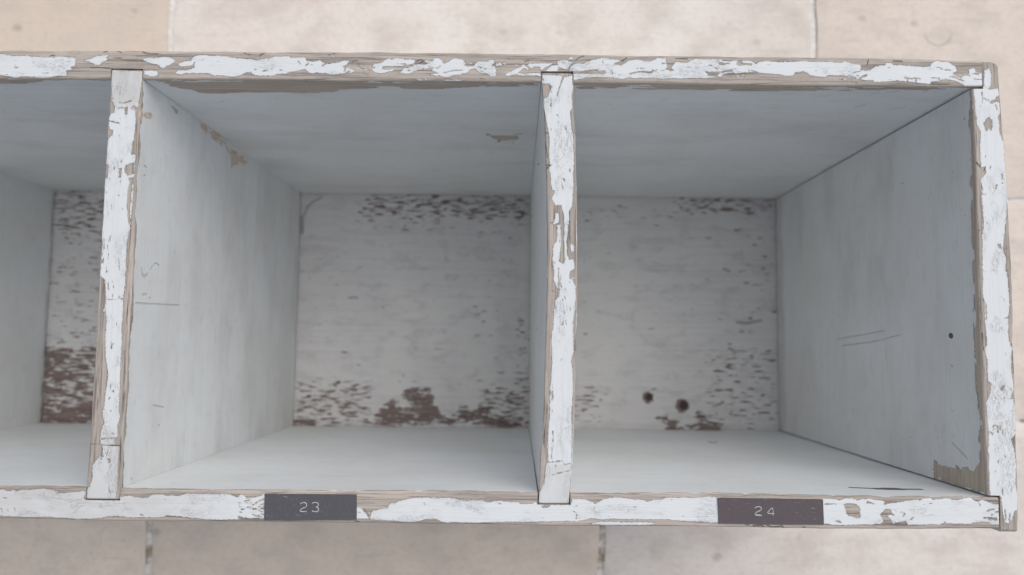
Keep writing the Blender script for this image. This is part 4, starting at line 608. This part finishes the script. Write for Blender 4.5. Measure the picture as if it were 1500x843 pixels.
# ---------------------------------------------------------------- the paving
def stone_mat():
    m = bpy.data.materials.new('limestone_paving'); g = G(m)
    co = g.scaled(g.add('ShaderNodeTexCoord').outputs['Object'], (1000, 1000, 1000))
    tone = g.add('ShaderNodeAttribute', attribute_name='tone').outputs['Color']
    big = g.noise(g.scaled(co, (1 / 130, 1 / 90, .01)), 1, 4, .6); mid = g.noise(g.scaled(co, (1 / 34, 1 / 22, .05)), 1, 5, .62)
    fine = g.noise(g.scaled(co, (.22, .30, .2)), 1, 5, .75)
    c = g.mix(g.step(big, .35, .7, 0, .45), tone, rgb(.60, .52, .46))
    c = g.mix(g.step(mid, .40, .72, 0, .50), c, rgb(.50, .44, .40))
    c = g.mix(g.step(fine, .44, .74, 0, .34), c, rgb(.42, .37, .33))
    st = g.noise(g.scaled(co, (1 / 70, 1 / 9, .05)), 1, 4, .6)
    c = g.mix(g.step(st, .56, .75, 0, .3), c, rgb(.44, .38, .34))
    vo = g.add('ShaderNodeTexVoronoi'); g.link(g.scaled(co, (1 / 26, 1 / 20, .04)), vo.inputs['Vector']); vo.inputs['Scale'].default_value = 1
    vd = g.math('ADD', vo.outputs['Distance'], g.math('MULTIPLY', g.math('SUBTRACT', mid, .5), .22))
    pit = g.math('MULTIPLY', g.step(vd, .02, .22, 1, 0), g.step(g.noise(g.scaled(co, (1 / 48, 1 / 60, .02)), 1, 2), .50, .60))
    c = g.mix(g.math('MULTIPLY', pit, .42), c, rgb(.26, .21, .18))
    cn = g.add('ShaderNodeVectorMath', operation='DISTANCE'); g.link(g.scaled(co, (1, 1, 0)), cn.inputs[0]); cn.inputs[1].default_value = (*DATA['ARC'], 0)
    sy = g.add('ShaderNodeSeparateXYZ'); g.link(co, sy.inputs[0])
    arc = g.step(g.math('ABSOLUTE', g.math('SUBTRACT', cn.outputs['Value'], 10.2)), .4, 1.3, 1, 0)
    arc = g.math('MULTIPLY', arc, g.step(sy.outputs['Y'], DATA['ARC'][1] - 5, DATA['ARC'][1] + 1, .6, 0))
    c = g.mix(g.math('MULTIPLY', arc, .6), c, rgb(.30, .26, .24))
    h = g.math('ADD', g.math('MULTIPLY', mid, .9), g.math('MULTIPLY', fine, .4))
    h = g.math('SUBTRACT', h, g.math('MULTIPLY', pit, .8))
    g.finish(c, .82, h, .001, .8, .25)
    return m
def mortar_mat():
    m = bpy.data.materials.new('lime_mortar'); g = G(m)
    co = g.scaled(g.add('ShaderNodeTexCoord').outputs['Object'], (1000, 1000, 1000))
    n = g.noise(co, .16, 4, .65); moss = g.attr('moss')
    c = g.mix(g.step(n, .35, .7), rgb(.84, .82, .79), rgb(.68, .64, .59))
    mo = g.step(g.math('ADD', moss, g.math('MULTIPLY', g.math('SUBTRACT', g.noise(co, .09, 3, .6), .5), 1.3)), .45, .75)
    c = g.mix(mo, c, g.mix(g.step(n, .4, .6), rgb(.27, .21, .135), rgb(.40, .34, .25)))
    g.finish(c, .9, n, .003, .8, .2)
    return m
J = DATA['JOINT']; rowA, rowB = J[4][1], J[5][1]; RH = rowA - rowB
M_STONE = stone_mat(); M_MORT = mortar_mat()
tones = {'cream': (.62, .53, .45), 'white': (.75, .70, .655), 'pink': (.70, .62, .55), 'tan': (.75, .65, .55), 'buff': (.75, .655, .56), 'warm': (.66, .555, .47)}
rows = {2: [(-782, 'pink'), (-290.7, 'cream'), (202.9, 'white'), (640, 'pink')], 1: [(-600, 'tan'), (-120, 'buff'), (520, 'pink'), (905, 'cream')], 0: [(-289.3, 'buff'), (41.1, 'tan'), (470, 'white'), (860, 'warm')]}
# rows: joint x and the tone of the slab to the LEFT of that joint
def make_paving():
    rnd = random.Random(4); names = list(tones.values())
    V = []; F = []; T = []
    for k in range(-7, 10):
        y0 = rowB + (k - 1) * RH; y1 = y0 + RH
        if k in rows: cuts = [(x, tones[t]) for x, t in rows[k]]
        else:
            x = -1000 + rnd.random() * 300; cuts = []
            while x < 900: cuts.append((x, rnd.choice(names))); x += rnd.choice((330, 410, 490))
        x = cuts[0][0]
        while x > -1500: x -= rnd.choice((330, 420, 490)); cuts.insert(0, (x, rnd.choice(names)))
        x = cuts[-1][0]
        while x < 1500: x += rnd.choice((330, 420, 490)); cuts.append((x, rnd.choice(names)))
        gx = 4.8; gy = 2.6
        for (a, _), (b, t) in zip(cuts[:-1], cuts[1:]):
            nx = max(8, int((b - a) / 7)); ny = 22
            us = [0, .012] + list(np.linspace(.03, .97, nx)) + [.988, 1]; vs = [0, .03] + list(np.linspace(.08, .92, ny)) + [.97, 1]
            base = len(V); dz = rnd.uniform(-.3, .3)
            A, B, C_, D_ = a + gx / 2, b - gx / 2, y0 + gy / 2, y1 - gy / 2
            for v in vs:
                for u in us:
                    x = A + (B - A) * u; y = C_ + (D_ - C_) * v
                    edge = min(min(u, 1 - u) * (B - A), min(v, 1 - v) * (D_ - C_))
                    wob = 1.4 * math.exp(-edge / 4)
                    x += wob * (vnoise(x / 17, y / 17, 3) - .5) * 1.6; y += wob * (vnoise(x / 17, y / 17, 9) - .5) * 1.6
                    z = dz + .9 * (float(fbm(x / 60, y / 45, 2, 2)) - .5) - .9 * math.exp(-edge / 1.2)
                    V.append((x, y, z))
            w = len(us)
            jf = rnd.uniform(.97, 1.03); jt = [c * jf for c in t]
            for j in range(len(vs) - 1):
                for i in range(w - 1):
                    F.append((base + j * w + i, base + j * w + i + 1, base + (j + 1) * w + i + 1, base + (j + 1) * w + i)); T.append(jt)
    me = bpy.data.meshes.new('paving'); me.from_pydata([(x * MM, y * MM, z * MM) for x, y, z in V], [], F); me.update()
    at = me.color_attributes.new('tone', 'FLOAT_COLOR', 'CORNER')
    arr = np.ones((len(F), 4, 4), np.float32); arr[:, :, :3] = np.array(T)[:, None, :]
    at.data.foreach_set('color', arr.ravel())
    me.polygons.foreach_set('use_smooth', np.ones(len(F), bool)); me.materials.append(M_STONE)
    o = bpy.data.objects.new('paving', me); COL.objects.link(o); o['kind'] = 'structure'
    # mortar bed just below the slab faces; the joints stand a little proud at the top, mossy near the bottom
    xs = np.arange(-1550, 1551, 12.); ys = np.arange(-1250, 1500, 12.)
    X, Y = np.meshgrid(xs, ys); Z = -2.1 + .8 * (fbm(X / 9, Y / 9, 6, 2) - .5) + 0 * X
    n = len(xs); VV = [(x * MM, y * MM, z * MM) for x, y, z in zip(X.ravel(), Y.ravel(), Z.ravel())]
    FF = [(j * n + i, j * n + i + 1, (j + 1) * n + i + 1, (j + 1) * n + i) for j in range(len(ys) - 1) for i in range(n - 1)]
    me = bpy.data.meshes.new('mortar_bed'); me.from_pydata(VV, [], FF); me.update()
    ms = np.clip((190 - Y.ravel()) / 60, 0, 1) * .52
    a = me.attributes.new('moss', 'FLOAT', 'POINT'); a.data.foreach_set('value', ms.astype(np.float32))
    me.polygons.foreach_set('use_smooth', np.ones(len(FF), bool)); me.materials.append(M_MORT)
    o = bpy.data.objects.new('ground', me); COL.objects.link(o); o['kind'] = 'structure'
make_paving()

# ---------------------------------------------------------------- camera
from mathutils import Matrix
cam = bpy.data.cameras.new('camera'); co_ = bpy.data.objects.new('camera', cam); COL.objects.link(co_)
R_ = Matrix([list(r) for r in DATA['CAMROT']]).to_4x4()
co_.matrix_world = Matrix.Translation((DIM['cx'] * MM, DIM['cy'] * MM, (DIM['cz'] + LIFT) * MM)) @ R_
cam.sensor_fit = 'HORIZONTAL'; cam.sensor_width = 36.0; cam.lens = 36.0 * DIM['f'] / 1500.0
cam.clip_start = .01; cam.clip_end = 100
cam.dof.use_dof = True; cam.dof.focus_distance = DIM['cz'] * MM + .004; cam.dof.aperture_fstop = 8.5
SC.camera = co_

# ---------------------------------------------------------------- daylight
SUN_EL, SUN_AZ = math.radians(57), math.radians(42)       # azimuth clockwise from +Y towards +X
w = bpy.data.worlds.new('World'); SC.world = w; w.use_nodes = True
nt = w.node_tree; nt.nodes.clear()
sky = nt.nodes.new('ShaderNodeTexSky'); sky.sky_type = 'NISHITA'; sky.sun_disc = False
sky.sun_elevation = SUN_EL; sky.sun_rotation = SUN_AZ
sky.air_density = 1.0; sky.dust_density = 4.0; sky.ozone_density = 1.0
bg = nt.nodes.new('ShaderNodeBackground'); bg.inputs[1].default_value = .118
ou = nt.nodes.new('ShaderNodeOutputWorld'); hs = nt.nodes.new('ShaderNodeHueSaturation'); hs.inputs['Saturation'].default_value = .48
nt.links.new(sky.outputs[0], hs.inputs['Color']); nt.links.new(hs.outputs[0], bg.inputs[0]); nt.links.new(bg.outputs[0], ou.inputs[0])
sun = bpy.data.lights.new('sun', 'SUN'); so = bpy.data.objects.new('sun', sun); COL.objects.link(so)
sun.energy = 1.35; sun.angle = math.radians(85); sun.color = (1.0, .985, .965)
from mathutils import Vector
dirv = Vector((math.sin(SUN_AZ) * math.cos(SUN_EL), math.cos(SUN_AZ) * math.cos(SUN_EL), math.sin(SUN_EL)))
so.rotation_euler = dirv.to_track_quat('Z', 'Y').to_euler()

SC.view_settings.view_transform = 'Standard'; SC.view_settings.look = 'None'
SC.view_settings.exposure = 0.0; SC.view_settings.gamma = 1.0
SC.view_settings.use_curve_mapping = False
SC.cycles.use_denoising = True
SC.cycles.max_bounces = 8; SC.cycles.diffuse_bounces = 6
